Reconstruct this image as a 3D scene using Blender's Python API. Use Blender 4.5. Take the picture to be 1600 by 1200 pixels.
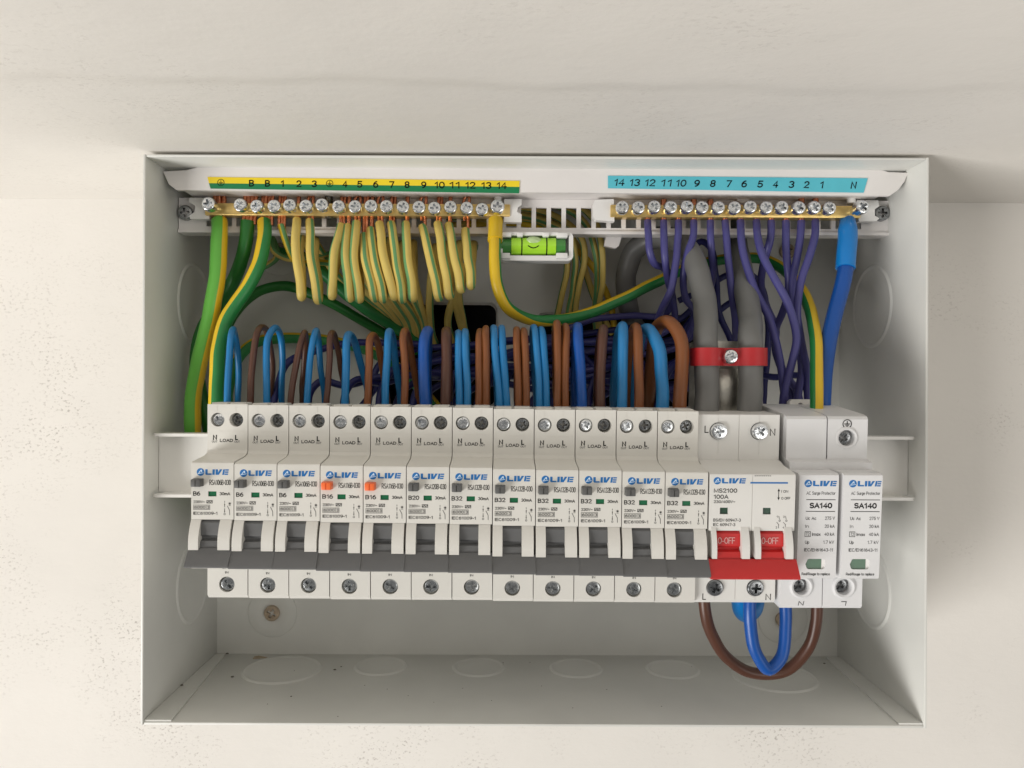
import bpy, bmesh, math, random
from mathutils import Vector, Matrix
random.seed(7)
S = 0.001                       # all lengths below are written in millimetres
rad = math.radians
for o in list(bpy.data.objects): bpy.data.objects.remove(o)
scene = bpy.context.scene
COL = scene.collection

# ------------------------------------------------------------------ camera
F = 1230.0; PU, PV = 785.0, 605.0; ROLL = rad(0.25); CAMY = -475.0
cam = bpy.data.cameras.new('camera'); camo = bpy.data.objects.new('camera', cam); COL.objects.link(camo)
cam.sensor_width = 36; cam.lens = F/1600*36
cam.shift_x = (800-PU)/1600; cam.shift_y = (PV-600)/1600
cam.clip_start = 0.01; cam.clip_end = 50
camo.matrix_world = Matrix.Translation((0, CAMY*S, 0)) @ Matrix.Rotation(rad(90), 4, 'X') @ Matrix.Rotation(ROLL, 4, 'Z')
scene.camera = camo
# ------------------------------------------------------------------ light: soft window light from the lower left, dim room around
world = bpy.data.worlds.new('World'); scene.world = world; world.use_nodes = True
bg = world.node_tree.nodes['Background']; bg.inputs[0].default_value = (1.0, 0.98, 0.95, 1); bg.inputs[1].default_value = 0.18
al = bpy.data.lights.new('window_light', 'AREA'); al.shape = 'RECTANGLE'; al.size = 1.6; al.size_y = 1.3
al.energy = 92; al.color = (1.0, 0.975, 0.94)
alo = bpy.data.objects.new('window_light', al); COL.objects.link(alo)
alo.location = (-2.25, -1.75, -1.65)
alo.rotation_euler = (Vector((0.0, 0, -0.02)) - alo.location).to_track_quat('-Z', 'Y').to_euler()
fl_ = bpy.data.lights.new('room_light', 'AREA'); fl_.shape = 'RECTANGLE'; fl_.size = 1.3; fl_.size_y = 0.7; fl_.energy = 7.5; fl_.color = (1.0, 0.97, 0.92)  # added fill from the front right, softens the shadow and varies reflections
flo = bpy.data.objects.new('room_light', fl_); COL.objects.link(flo); flo.location = (1.3, -1.8, -0.55)
flo.rotation_euler = (Vector((0.0, 0, -0.02)) - flo.location).to_track_quat('-Z', 'Y').to_euler()
vs = scene.view_settings; vs.view_transform = 'Standard'; vs.look = 'None'; vs.exposure = 0.0; vs.gamma = 1.0
vs.use_curve_mapping = False
scene.cycles.max_bounces = 7; scene.cycles.diffuse_bounces = 4; scene.cycles.glossy_bounces = 3

def P(u, v, D):
    """a place seen at (u, v) at distance D from the lens plane, in mm"""
    du, dv = u-PU, v-PV
    a = du*math.cos(ROLL)+dv*math.sin(ROLL); b = -du*math.sin(ROLL)+dv*math.cos(ROLL)
    return Vector((a*D/F, CAMY+D, -b*D/F))

# ------------------------------------------------------------------ materials
MATS = {}
def mat(name, col, rough=0.5, metal=0.0, bump=0.0, bscale=900, var=0.05, vscale=60, coat=0.0, spec=0.5, trans=0.0, sss=0.0):
    m = bpy.data.materials.new(name); m.use_nodes = True; nt = m.node_tree; N = nt.nodes; L = nt.links
    b = N['Principled BSDF']; b.inputs['Roughness'].default_value = rough; b.inputs['Metallic'].default_value = metal
    b.inputs['Specular IOR Level'].default_value = spec
    b.inputs['Coat Weight'].default_value = coat; b.inputs['Transmission Weight'].default_value = trans
    tc = N.new('ShaderNodeTexCoord')
    n = N.new('ShaderNodeTexNoise'); n.inputs['Scale'].default_value = vscale; n.inputs['Detail'].default_value = 5
    L.new(tc.outputs['Object'], n.inputs['Vector'])
    r = N.new('ShaderNodeValToRGB'); e = r.color_ramp.elements
    e[0].position = 0.3; e[1].position = 0.7
    e[0].color = tuple(max(0, c*(1-var)) for c in col)+(1,); e[1].color = tuple(min(1, c*(1+var)) for c in col)+(1,)
    L.new(n.outputs['Fac'], r.inputs['Fac']); L.new(r.outputs['Color'], b.inputs['Base Color'])
    if bump:
        n2 = N.new('ShaderNodeTexNoise'); n2.inputs['Scale'].default_value = bscale; n2.inputs['Detail'].default_value = 4
        L.new(tc.outputs['Object'], n2.inputs['Vector'])
        bp = N.new('ShaderNodeBump'); bp.inputs['Strength'].default_value = bump; bp.inputs['Distance'].default_value = 0.0004
        L.new(n2.outputs['Fac'], bp.inputs['Height']); L.new(bp.outputs['Normal'], b.inputs['Normal'])
    MATS[name] = m; return m

mat('steel_paint', (0.72, 0.72, 0.685), 0.36, bump=0.12, bscale=1400, var=0.05, vscale=22)
mat('rail_paint', (0.84, 0.83, 0.80), 0.35, var=0.03)
mat('breaker', (0.70, 0.685, 0.64), 0.42, bump=0.08, bscale=2500, var=0.02)
mat('switch_body', (0.74, 0.73, 0.70), 0.40, bump=0.08, bscale=2500, var=0.02)
mat('surge_body', (0.74, 0.74, 0.745), 0.40, bump=0.06, bscale=2500, var=0.02)
mat('carrier', (0.80, 0.77, 0.75), 0.42, var=0.02)
mat('clip_plastic', (0.85, 0.84, 0.82), 0.38, var=0.02)
mat('lever_grey', (0.125, 0.127, 0.13), 0.45, bump=0.1, bscale=2500, var=0.05)
mat('button_grey', (0.10, 0.10, 0.098), 0.5, var=0.05)
mat('button_orange', (0.90, 0.16, 0.035), 0.45, var=0.03)
mat('lever_red', (0.55, 0.022, 0.022), 0.32, bump=0.1, bscale=2500, var=0.05)
mat('strap_red', (0.45, 0.02, 0.025), 0.38, var=0.06)
mat('zinc', (0.80, 0.82, 0.84), 0.22, 1.0, bump=0.22, bscale=500, var=0.15, vscale=700)
mat('zinc_dull', (0.30, 0.31, 0.32), 0.27, 1.0, bump=0.25, bscale=500, var=0.25, vscale=700)
mat('zinc_mid', (0.55, 0.57, 0.58), 0.24, 1.0, bump=0.25, bscale=500, var=0.2, vscale=700)
mat('galvanised', (0.68, 0.66, 0.60), 0.38, 1.0, bump=0.3, bscale=500, var=0.2, vscale=180)
mat('brass', (0.80, 0.58, 0.22), 0.30, 0.85, bump=0.1, bscale=700, var=0.12, vscale=200)
mat('copper', (0.55, 0.21, 0.11), 0.32, 1.0, var=0.25, vscale=600)
mat('tan_screw', (0.50, 0.40, 0.30), 0.5, 0.5, var=0.15, vscale=400)
mat('black_void', (0.01, 0.01, 0.01), 0.8)
mat('ink', (0.008, 0.008, 0.008), 0.8, spec=0.15)
mat('ink_blue', (0.008, 0.15, 0.44), 0.45)
mat('ink_white', (0.70, 0.42, 0.40), 0.5)
mat('logo_white', (0.62, 0.74, 0.85), 0.5)
mat('window_green', (0.012, 0.13, 0.055), 0.25, coat=0.3)
mat('window_dark', (0.008, 0.05, 0.025), 0.25)
mat('surge_green', (0.03, 0.12, 0.055), 0.25, coat=0.4)
mat('label_yellow', (0.88, 0.66, 0.02), 0.35)
mat('label_green', (0.005, 0.20, 0.07), 0.35)
mat('label_cyan', (0.10, 0.52, 0.63), 0.35)
mat('pv_yellow', (0.75, 0.50, 0.02), 0.38, bump=0.05, bscale=600)
mat('pv_green', (0.02, 0.23, 0.055), 0.38, bump=0.05, bscale=600)
mat('pv_brightgreen', (0.13, 0.46, 0.06), 0.38, bump=0.05, bscale=600)
mat('pv_darkgreen', (0.012, 0.15, 0.02), 0.38, bump=0.05, bscale=600)
mat('pale_yellow', (0.68, 0.515, 0.135), 0.45, var=0.04)
mat('pale_green', (0.13, 0.33, 0.13), 0.45, var=0.05)
mat('wire_blue', (0.008, 0.175, 0.43), 0.36, bump=0.05, bscale=500)
mat('wire_deepblue', (0.004, 0.075, 0.34), 0.34, bump=0.05, bscale=500)
mat('wire_lightblue', (0.016, 0.19, 0.45), 0.36, bump=0.05, bscale=500)
mat('wire_brown', (0.085, 0.032, 0.018), 0.38, bump=0.05, bscale=500)
mat('wire_tan', (0.205, 0.066, 0.017), 0.38, bump=0.05, bscale=500)
mat('wire_violet', (0.066, 0.062, 0.225), 0.42, bump=0.15, bscale=500)
mat('wire_navy', (0.018, 0.020, 0.13), 0.42, bump=0.1, bscale=500)  # violet insulation with the shade deep in the box put into its colour
mat('sleeve_blue', (0.004, 0.20, 0.58), 0.30)
mat('cable_grey', (0.17, 0.17, 0.165), 0.40, bump=0.08, bscale=300, var=0.05)
mat('vial_green', (0.42, 0.80, 0.04), 0.12, coat=0.5)
mat('vial_dark', (0.06, 0.25, 0.05), 0.15, coat=0.4)
mat('vial_bubble', (0.50, 0.66, 0.32), 0.12, coat=0.5)
mat('rust', (0.50, 0.40, 0.28), 0.9, var=0.2, vscale=400)
mat('grit', (0.17, 0.155, 0.13), 0.9, var=0.3)

def plaster(name, base, speck, zfade):
    m = bpy.data.materials.new(name); m.use_nodes = True; nt = m.node_tree; N = nt.nodes; L = nt.links
    b = N['Principled BSDF']; b.inputs['Roughness'].default_value = 0.7; b.inputs['Specular IOR Level'].default_value = 0.3
    tc = N.new('ShaderNodeTexCoord')
    def noise(scale, detail=4, vec=None, rough=0.55):
        n = N.new('ShaderNodeTexNoise'); n.inputs['Scale'].default_value = scale; n.inputs['Detail'].default_value = detail
        n.inputs['Roughness'].default_value = rough
        L.new(vec or tc.outputs['Object'], n.inputs['Vector']); return n.outputs['Fac']
    def ramp(fac, p0, p1, c0=(0, 0, 0, 1), c1=(1, 1, 1, 1)):
        r = N.new('ShaderNodeValToRGB'); r.color_ramp.elements[0].position = p0; r.color_ramp.elements[1].position = p1
        r.color_ramp.elements[0].color = c0; r.color_ramp.elements[1].color = c1
        L.new(fac, r.inputs['Fac']); return r.outputs['Color']
    def math_(op, a, c):
        n = N.new('ShaderNodeMath'); n.operation = op
        for i, x in enumerate((a, c)):
            if isinstance(x, (int, float)): n.inputs[i].default_value = x
            else: L.new(x, n.inputs[i])
        return n.outputs[0]
    mp = N.new('ShaderNodeMapping'); mp.inputs['Scale'].default_value = (0.8, 1, 1.15); mp.inputs['Rotation'].default_value = (0, rad(12), 0)
    L.new(tc.outputs['Object'], mp.inputs['Vector'])
    cloud = ramp(noise(7, 5), 0.35, 0.7, tuple(c*0.955 for c in base)+(1,), tuple(min(1, c*1.02) for c in base)+(1,))
    sp = ramp(noise(560, 3, mp.outputs['Vector'], 0.6), 0.555, 0.64)
    msk = ramp(noise(9, 4), 0.47, 0.62)
    msk2 = ramp(noise(60, 3, mp.outputs['Vector']), 0.36, 0.56)
    k = math_('MULTIPLY', math_('MULTIPLY', sp, msk), msk2)
    if zfade:
        sx = N.new('ShaderNodeSeparateXYZ'); L.new(tc.outputs['Object'], sx.inputs[0])
        mr = N.new('ShaderNodeMapRange'); mr.inputs[1].default_value = zfade[0]; mr.inputs[2].default_value = zfade[1]
        L.new(sx.outputs[2], mr.inputs[0]); k = math_('MULTIPLY', k, mr.outputs[0])
    k = math_('MULTIPLY', k, speck)
    mx = N.new('ShaderNodeMix'); mx.data_type = 'RGBA'
    L.new(k, mx.inputs['Factor']); L.new(cloud, mx.inputs[6]); mx.inputs[7].default_value = (0.24, 0.20, 0.17, 1)
    L.new(mx.outputs[2], b.inputs['Base Color'])
    sm = N.new('ShaderNodeMapping'); sm.inputs['Scale'].default_value = (0.6, 0.8, 1.2); sm.inputs['Rotation'].default_value = (0, rad(-14), 0)
    L.new(tc.outputs['Object'], sm.inputs['Vector'])
    h = math_('ADD', math_('MULTIPLY', noise(28, 5, sm.outputs['Vector']), 1.0), math_('MULTIPLY', noise(300, 3), 0.10))
    h = math_('SUBTRACT', h, math_('MULTIPLY', k, 0.25))
    bp = N.new('ShaderNodeBump'); bp.inputs['Strength'].default_value = 0.40; bp.inputs['Distance'].default_value = 0.0022
    L.new(h, bp.inputs['Height']); L.new(bp.outputs['Normal'], b.inputs['Normal'])
    MATS[name] = m
plaster('plaster_wall', (0.83, 0.80, 0.755), 0.5, (0.13, -0.02))
plaster('plaster_ceiling', (0.80, 0.77, 0.722), 0.14, None)

# ------------------------------------------------------------------ mesh helpers (input mm, meshes in metres)
def to_mesh(bm, name, mats, smooth=None):
    bmesh.ops.recalc_face_normals(bm, faces=bm.faces)
    for v in bm.verts: v.co *= S
    me = bpy.data.meshes.new(name); bm.to_mesh(me); bm.free()
    for m in ([mats] if isinstance(mats, str) else mats): me.materials.append(MATS[m])
    if smooth is not None:
        me.shade_smooth(); me.set_sharp_from_angle(angle=rad(smooth))
    return me
def setmat(me, m):
    me.materials.clear(); me.materials.append(MATS[m])
    me.polygons.foreach_set('material_index', [0]*len(me.polygons))
def obj(name, me, parent=None, loc=(0, 0, 0), rot=None):
    o = bpy.data.objects.new(name, me); COL.objects.link(o)
    o.location = Vector(loc)*S
    if rot is not None: o.rotation_euler = rot
    if parent: o.parent = parent
    return o
def tag(o, label, cat, group=None):
    o['label'] = label; o['category'] = cat
    if group: o['group'] = group
    return o
def empty(name, loc=(0, 0, 0), rot=None):
    o = obj(name, None, None, loc, rot); o.empty_display_size = 0.01; return o
def box(bm, x0, x1, y0, y1, z0, z1):
    r = bmesh.ops.create_cube(bm, size=1)
    for v in r['verts']:
        v.co = Vector(((x0+x1)/2+v.co.x*(x1-x0), (y0+y1)/2+v.co.y*(y1-y0), (z0+z1)/2+v.co.z*(z1-z0)))
    return r['verts']
def bevel(bm, w, seg=2, ang=30):
    es = [e for e in bm.edges if len(e.link_faces) == 2 and e.calc_face_angle(0) > rad(ang)]
    bmesh.ops.bevel(bm, geom=es, offset=w, segments=seg, profile=0.5, affect='EDGES', clamp_overlap=True)
def prism_x(bm, prof, x0, x1):
    """profile (y, z) extruded along x"""
    a = [bm.verts.new((x0, y, z)) for y, z in prof]; b = [bm.verts.new((x1, y, z)) for y, z in prof]
    bm.faces.new(a); bm.faces.new(b[::-1]); n = len(prof)
    for i in range(n): bm.faces.new((a[i], b[i], b[(i+1) % n], a[(i+1) % n]))
def prism_y(bm, prof, y0, y1):
    """outline (x, z) extruded along y"""
    a = [bm.verts.new((x, y0, z)) for x, z in prof]; b = [bm.verts.new((x, y1, z)) for x, z in prof]
    bm.faces.new(a); bm.faces.new(b[::-1]); n = len(prof)
    for i in range(n): bm.faces.new((a[i], b[i], b[(i+1) % n], a[(i+1) % n]))
def lathe_y(bm, prof, cx=0, cz=0, n=28):
    """profile (radius, y) spun about an axis along y"""
    rings = []
    for r, y in prof:
        if r < 1e-6: rings.append([bm.verts.new((cx, y, cz))])
        else: rings.append([bm.verts.new((cx+r*math.cos(2*math.pi*k/n), y, cz+r*math.sin(2*math.pi*k/n))) for k in range(n)])
    for a, b in zip(rings, rings[1:]):
        for k in range(n):
            k2 = (k+1) % n
            if len(a) == 1 and len(b) == 1: continue
            if len(a) == 1: bm.faces.new((a[0], b[k2], b[k]))
            elif len(b) == 1: bm.faces.new((a[k], a[k2], b[0]))
            else: bm.faces.new((a[k], a[k2], b[k2], b[k]))
def boolean(bmA, bmB, op='DIFFERENCE'):
    def mk(bm):
        bmesh.ops.recalc_face_normals(bm, faces=bm.faces)
        me = bpy.data.meshes.new('tmp'); bm.to_mesh(me); bm.free()
        o = bpy.data.objects.new('tmp', me); COL.objects.link(o); return o
    A, B = mk(bmA), mk(bmB)
    md = A.modifiers.new('b', 'BOOLEAN'); md.operation = op; md.object = B; md.solver = 'EXACT'
    md.use_self = True
    dg = bpy.context.evaluated_depsgraph_get(); dg.update()
    me = bpy.data.meshes.new_from_object(A.evaluated_get(dg))
    out = bmesh.new(); out.from_mesh(me)
    for o in (A, B):
        d = o.data; bpy.data.objects.remove(o); bpy.data.meshes.remove(d)
    bpy.data.meshes.remove(me)
    for f in out.faces: f.material_index = 0
    return out

def spline(pts, step=1.6):
    """centripetal-ish Catmull-Rom through the points"""
    pts = [Vector(p) for p in pts]
    if len(pts) == 2: return [pts[0].lerp(pts[1], t/6) for t in range(7)]
    ext = [pts[0]*2-pts[1]]+pts+[pts[-1]*2-pts[-2]]
    out = []
    for i in range(1, len(ext)-2):
        p0, p1, p2, p3 = ext[i-1:i+3]
        d0 = max((p1-p0).length, 1e-4)**.5; d1 = max((p2-p1).length, 1e-4)**.5; d2 = max((p3-p2).length, 1e-4)**.5
        m1 = ((p1-p0)/d0-(p2-p0)/(d0+d1)+(p2-p1)/d1)*d1
        m2 = ((p2-p1)/d1-(p3-p1)/(d1+d2)+(p3-p2)/d2)*d1
        n = max(3, int((p2-p1).length/step))
        for k in range(n):
            t = k/n; t2 = t*t; t3 = t2*t
            out.append(p1*(2*t3-3*t2+1)+m1*(t3-2*t2+t)+p2*(-2*t3+3*t2)+m2*(t3-t2))
    out.append(pts[-1]); return out
def tube(pts, r, mats, stripes=(), n=14, twist=0.0, name='wire', step=1.6, smooth=True):
    """stripes: list of (from_deg, to_deg) that take the second material; 0 faces the viewer, +90 is the left of a wire that runs down"""
    path = spline(pts, step) if smooth else [Vector(p) for p in pts]
    if smooth and len(path) > 12:
        ph = [random.uniform(0, 6.28) for _ in range(6)]; w = [random.uniform(.05, .13) for _ in range(3)]
        path = [p+Vector([.17*math.sin(ph[q]+i*w[q]*2)+.10*math.sin(ph[q+3]+i*w[q]*5) for q in range(3)])*min(1, i/8, (len(path)-1-i)/8) for i, p in enumerate(path)]
    bm = bmesh.new(); rings = []; nrm = None
    if stripes: n = 24
    tot = len(path)
    for i, p in enumerate(path):
        t = (path[min(i+1, tot-1)]-path[max(i-1, 0)]).normalized()
        if nrm is None:
            ref = Vector((0, -1, 0))
            if abs(t.dot(ref)) > .95: ref = Vector((0, 0, 1))
            nrm = (ref-t*ref.dot(t)).normalized()
        else: nrm = (nrm-t*nrm.dot(t)).normalized()
        b = t.cross(nrm)
        rr = (r(i/(tot-1)) if callable(r) else r*(1+.012*math.sin(i*.37+tot)+.008*math.sin(i*.9+2*tot)))
        tw = rad(twist(i/(tot-1)) if callable(twist) else twist*i/(tot-1))
        rings.append([bm.verts.new(p+(nrm*math.cos(a+tw)+b*math.sin(a+tw))*rr) for a in (2*math.pi*k/n for k in range(n))])
    for a, b in zip(rings, rings[1:]):
        for k in range(n):
            f = bm.faces.new((a[k], a[(k+1) % n], b[(k+1) % n], b[k]))
            d = (360*(k+.5)/n+180) % 360-180
            for s0, s1 in stripes:
                if s0 <= d <= s1 or s0 <= d+360 <= s1: f.material_index = 1
    bm.faces.new(rings[0]); bm.faces.new(rings[-1])
    return to_mesh(bm, name, mats, 50)
def place_top(name, me):
    """one-mesh thing: put the object's origin at the middle of its foot"""
    xs = [v.co for v in me.vertices]
    c = Vector(((min(p.x for p in xs)+max(p.x for p in xs))/2, (min(p.y for p in xs)+max(p.y for p in xs))/2, min(p.z for p in xs)))
    me.transform(Matrix.Translation(-c))
    o = bpy.data.objects.new(name, me); COL.objects.link(o); o.location = c
    return o
def child_world(name, me, parent):
    """child whose mesh was built in world coordinates under an unrotated parent"""
    o = bpy.data.objects.new(name, me); COL.objects.link(o); o.parent = parent; o.location = -parent.location
    return o

# ------------------------------------------------------------------ lettering
def _arc(cx, cz, rx, rz, a0, a1, n=14): return [(cx+rx*math.cos(rad(a0+(a1-a0)*k/n)), cz+rz*math.sin(rad(a0+(a1-a0)*k/n))) for k in range(n+1)]
def _el(cx, cz, rx, rz): return _arc(cx, cz, rx, rz, 90, 450, 20)
GL = {  # centre lines of a plain sans-serif hand, cap height 1: (advance, strokes)
 '0': (.58, [_el(.29, .5, .29, .5)]), '1': (.34, [[(.02, .76), (.26, 1), (.26, 0)]]),
 '2': (.56, [_arc(.28, .72, .27, .28, 165, -35)+[(0, 0), (.57, 0)]]),
 '3': (.56, [_arc(.27, .755, .25, .245, 150, -90)+_arc(.27, .255, .28, .255, 90, -150)]),
 '4': (.6, [[(.44, 0), (.44, 1), (0, .3), (.6, .3)]]), '5': (.56, [[(.52, 1), (.11, 1), (.05, .5)]+_arc(.27, .31, .28, .31, 130, -150)]),
 '6': (.57, [_el(.285, .31, .28, .31), _arc(.5, .42, .5, .58, 190, 100, 8)]), '7': (.56, [[(0, 1), (.56, 1), (.2, 0)]]),
 '8': (.56, [_el(.28, .755, .25, .245), _el(.28, .255, .28, .255)]), '9': (.57, [_el(.285, .69, .28, .31), _arc(.07, .58, .5, .58, 10, -80, 8)]),
 'A': (.7, [[(0, 0), (.35, 1), (.7, 0)], [(.13, .36), (.57, .36)]]),
 'B': (.6, [[(0, 0), (0, 1)], [(0, 1), (.3, 1)]+_arc(.3, .765, .25, .235, 90, -90, 8)+[(0, .53)], [(.3, .53)]+_arc(.3, .265, .3, .265, 90, -90, 8)+[(0, 0)]]),
 'C': (.68, [_arc(.36, .5, .36, .5, 50, 310, 18)]), 'D': (.66, [[(0, 0), (0, 1), (.25, 1)]+_arc(.25, .5, .41, .5, 90, -90, 12)+[(0, 0)]]),
 'E': (.58, [[(.57, 1), (0, 1), (0, 0), (.58, 0)], [(0, .53), (.52, .53)]]), 'F': (.54, [[(.54, 1), (0, 1), (0, 0)], [(0, .5), (.48, .5)]]),
 'G': (.72, [_arc(.36, .5, .36, .5, 50, 330, 18)+[(.68, .46), (.42, .46)]]), 'I': (.02, [[(.01, 0), (.01, 1)]]), 'K': (.62, [[(0, 0), (0, 1)], [(.58, 1), (.03, .42)], [(.22, .6), (.62, 0)]]),
 'L': (.5, [[(0, 1), (0, 0), (.5, 0)]]), 'M': (.76, [[(0, 0), (0, 1), (.38, .06), (.76, 1), (.76, 0)]]), 'N': (.62, [[(0, 0), (0, 1), (.62, 0), (.62, 1)]]),
 'O': (.74, [_el(.37, .5, .37, .5)]), 'P': (.6, [[(0, 0), (0, 1), (.32, 1)]+_arc(.32, .73, .27, .27, 90, -90, 8)+[(0, .46)]]),
 'R': (.64, [[(0, 0), (0, 1), (.34, 1)]+_arc(.34, .735, .26, .265, 90, -90, 8)+[(0, .47)], [(.32, .47), (.64, 0)]]),
 'S': (.6, [_arc(.3, .75, .27, .25, 30, 250, 10)+_arc(.3, .26, .3, .26, 85, -150, 12)]), 'T': (.6, [[(0, 1), (.6, 1)], [(.3, 1), (.3, 0)]]),
 'U': (.6, [[(0, 1), (0, .32)]+_arc(.3, .3, .3, .3, 180, 360, 10)+[(.6, 1)]]), 'V': (.64, [[(0, 1), (.32, 0), (.64, 1)]]), 'Y': (.64, [[(0, 1), (.32, .45), (.64, 1)], [(.32, .45), (.32, 0)]]),
 '-': (.3, [[(0, .38), (.3, .38)]]), '/': (.3, [[(0, 0), (.3, 1)]]), '.': (.04, [[(0, .0), (.04, .08)]]), '~': (.5, [[(0, .42), (.12, .54), (.25, .47), (.38, .4), (.5, .52)]]), ' ': (.2, []),
 'a': (.48, [_el(.22, .34, .22, .34), [(.46, .68), (.46, 0)]]), 'c': (.46, [_arc(.24, .34, .24, .34, 50, 310, 12)]), 'd': (.48, [_el(.23, .34, .23, .34), [(.47, 1), (.47, 0)]]),
 'e': (.5, [[(.03, .37), (.49, .37)]+_arc(.25, .34, .25, .34, 5, 310, 14)]), 'g': (.48, [_el(.23, .34, .23, .34), [(.47, .68), (.47, -.1)]+_arc(.24, -.08, .23, .18, 0, -150, 8)]),
 'k': (.44, [[(0, 0), (0, 1)], [(.4, .68), (.03, .28)], [(.16, .42), (.44, 0)]]), 'l': (.02, [[(.01, 0), (.01, 1)]]), 'm': (.78, [[(0, 0), (0, .68)], _arc(.19, .46, .19, .22, 180, 0, 8)+[(.38, 0)], _arc(.58, .46, .2, .22, 180, 0, 8)+[(.78, 0)]]),
 'n': (.44, [[(0, 0), (0, .68)], _arc(.22, .45, .22, .23, 180, 0, 8)+[(.44, 0)]]), 'o': (.5, [_el(.25, .34, .25, .34)]), 'p': (.48, [_el(.25, .34, .23, .34), [(.01, .68), (.01, -.28)]]),
 'r': (.26, [[(0, 0), (0, .68)], _arc(.24, .42, .24, .26, 180, 80, 6)]), 't': (.26, [[(.11, .95), (.11, .1), (.26, .02)], [(0, .68), (.26, .68)]]), 'u': (.44, [[(0, .68), (0, .24)]+_arc(.22, .23, .22, .23, 180, 360, 8)+[(.44, .68)], [(.44, .24), (.44, 0)]]),
 'x': (.44, [[(0, .68), (.44, 0)], [(0, 0), (.44, .68)]])}
def text(bm, s, x0, x1, z0, z1, y, bold=0.0, shear=0.0, flip=False, mi=0):
    """letters fitted to the box x0..x1, z0..z1 on the plane y"""
    H = z1-z0; t = min((.145+bold*2.6)*H, (.215 if bold < .02 else .27)*(x1-x0)/max(1, len(s)) if len(s) > 1 else 9); pen = 0; strokes = []
    for ch in s:
        adv, ss = GL[ch]
        strokes += [[(x+pen, z) for x, z in st] for st in ss]
        pen += adv+.21
    ax = min(p[0] for st in strokes for p in st); bx = max(p[0] for st in strokes for p in st); az = 0.0; bz = 1.0
    W = (x1-x0)-t; kx = W/(bx-ax) if bx-ax > .05 else 0
    for i, st in enumerate(strokes):
        pts = []
        for px_, pz in st:
            fx = (px_-ax)*kx+t/2 if kx else (x1-x0)/2; fz = t/2+pz*(H-t)
            if flip: fx, fz = (x1-x0)-fx, H-fz
            pts.append(Vector((x0+fx+shear*fz, z0+fz)))
        n = len(pts); prev = None; yy = y-.004*(i % 7)
        closed = (pts[0]-pts[-1]).length < 1e-5
        for k in range(n):
            a = pts[k-1] if k else (pts[-2] if closed else pts[0]); c = pts[k+1] if k < n-1 else (pts[1] if closed else pts[-1])
            d0 = (pts[k]-a); d1 = (c-pts[k])
            if d0.length < 1e-7: d0 = d1
            if d1.length < 1e-7: d1 = d0
            d0 = d0.normalized(); d1 = d1.normalized(); m = d0+d1
            m = m.normalized() if m.length > 1e-4 else d0
            nn = Vector((-m.y, m.x)); sc = min(1.6, 1/max(.3, nn.dot(Vector((-d0.y, d0.x)))))
            q = pts[k]
            if not closed and k == 0: q = q-d1*t*.42
            if not closed and k == n-1: q = q+d0*t*.42
            cur = (bm.verts.new((q.x+nn.x*t/2*sc, yy, q.y+nn.y*t/2*sc)), bm.verts.new((q.x-nn.x*t/2*sc, yy, q.y-nn.y*t/2*sc)))
            if prev: bm.faces.new((prev[0], cur[0], cur[1], prev[1])).material_index = mi
            prev = cur
def poly(bm, pts, y, mi=0):
    bm.faces.new([bm.verts.new((x, y, z)) for x, z in pts]).material_index = mi
def line(bm, x0, z0, x1, z1, w, y, mi=0):
    d = Vector((x1-x0, z1-z0)); d.normalize(); nx, nz = -d.y*w/2, d.x*w/2
    poly(bm, [(x0+nx, z0+nz), (x1+nx, z1+nz), (x1-nx, z1-nz), (x0-nx, z0-nz)], y, mi)
def ring(bm, cx, cz, r, w, y, n=24, mi=0):
    a = [bm.verts.new((cx+r*math.cos(2*math.pi*k/n), y, cz+r*math.sin(2*math.pi*k/n))) for k in range(n)]
    b = [bm.verts.new((cx+(r-w)*math.cos(2*math.pi*k/n), y, cz+(r-w)*math.sin(2*math.pi*k/n))) for k in range(n)]
    for k in range(n): bm.faces.new((a[k], a[(k+1) % n], b[(k+1) % n], b[k])).material_index = mi
def disc(bm, cx, cz, r, y, n=24, mi=0):
    poly(bm, [(cx+r*math.cos(2*math.pi*k/n), cz+r*math.sin(2*math.pi*k/n)) for k in range(n)], y, mi)
def frame(bm, x0, x1, z0, z1, w, y, mi=0):
    for a in ((x0, x1, z0, z0+w), (x0, x1, z1-w, z1), (x0, x0+w, z0+w, z1-w), (x1-w, x1, z0+w, z1-w)):
        poly(bm, [(a[0], a[2]), (a[1], a[2]), (a[1], a[3]), (a[0], a[3])], y, mi)
def earth_symbol(bm, cx, cz, r, y, w=0.28):
    ring(bm, cx, cz, r, w, y)
    line(bm, cx, cz+r*.62, cx, cz+.02, w, y)
    for k, hw in enumerate((.62, .40, .18)): line(bm, cx-r*hw, cz-r*.26*k, cx+r*hw, cz-r*.26*k, w*.9, y)
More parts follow.
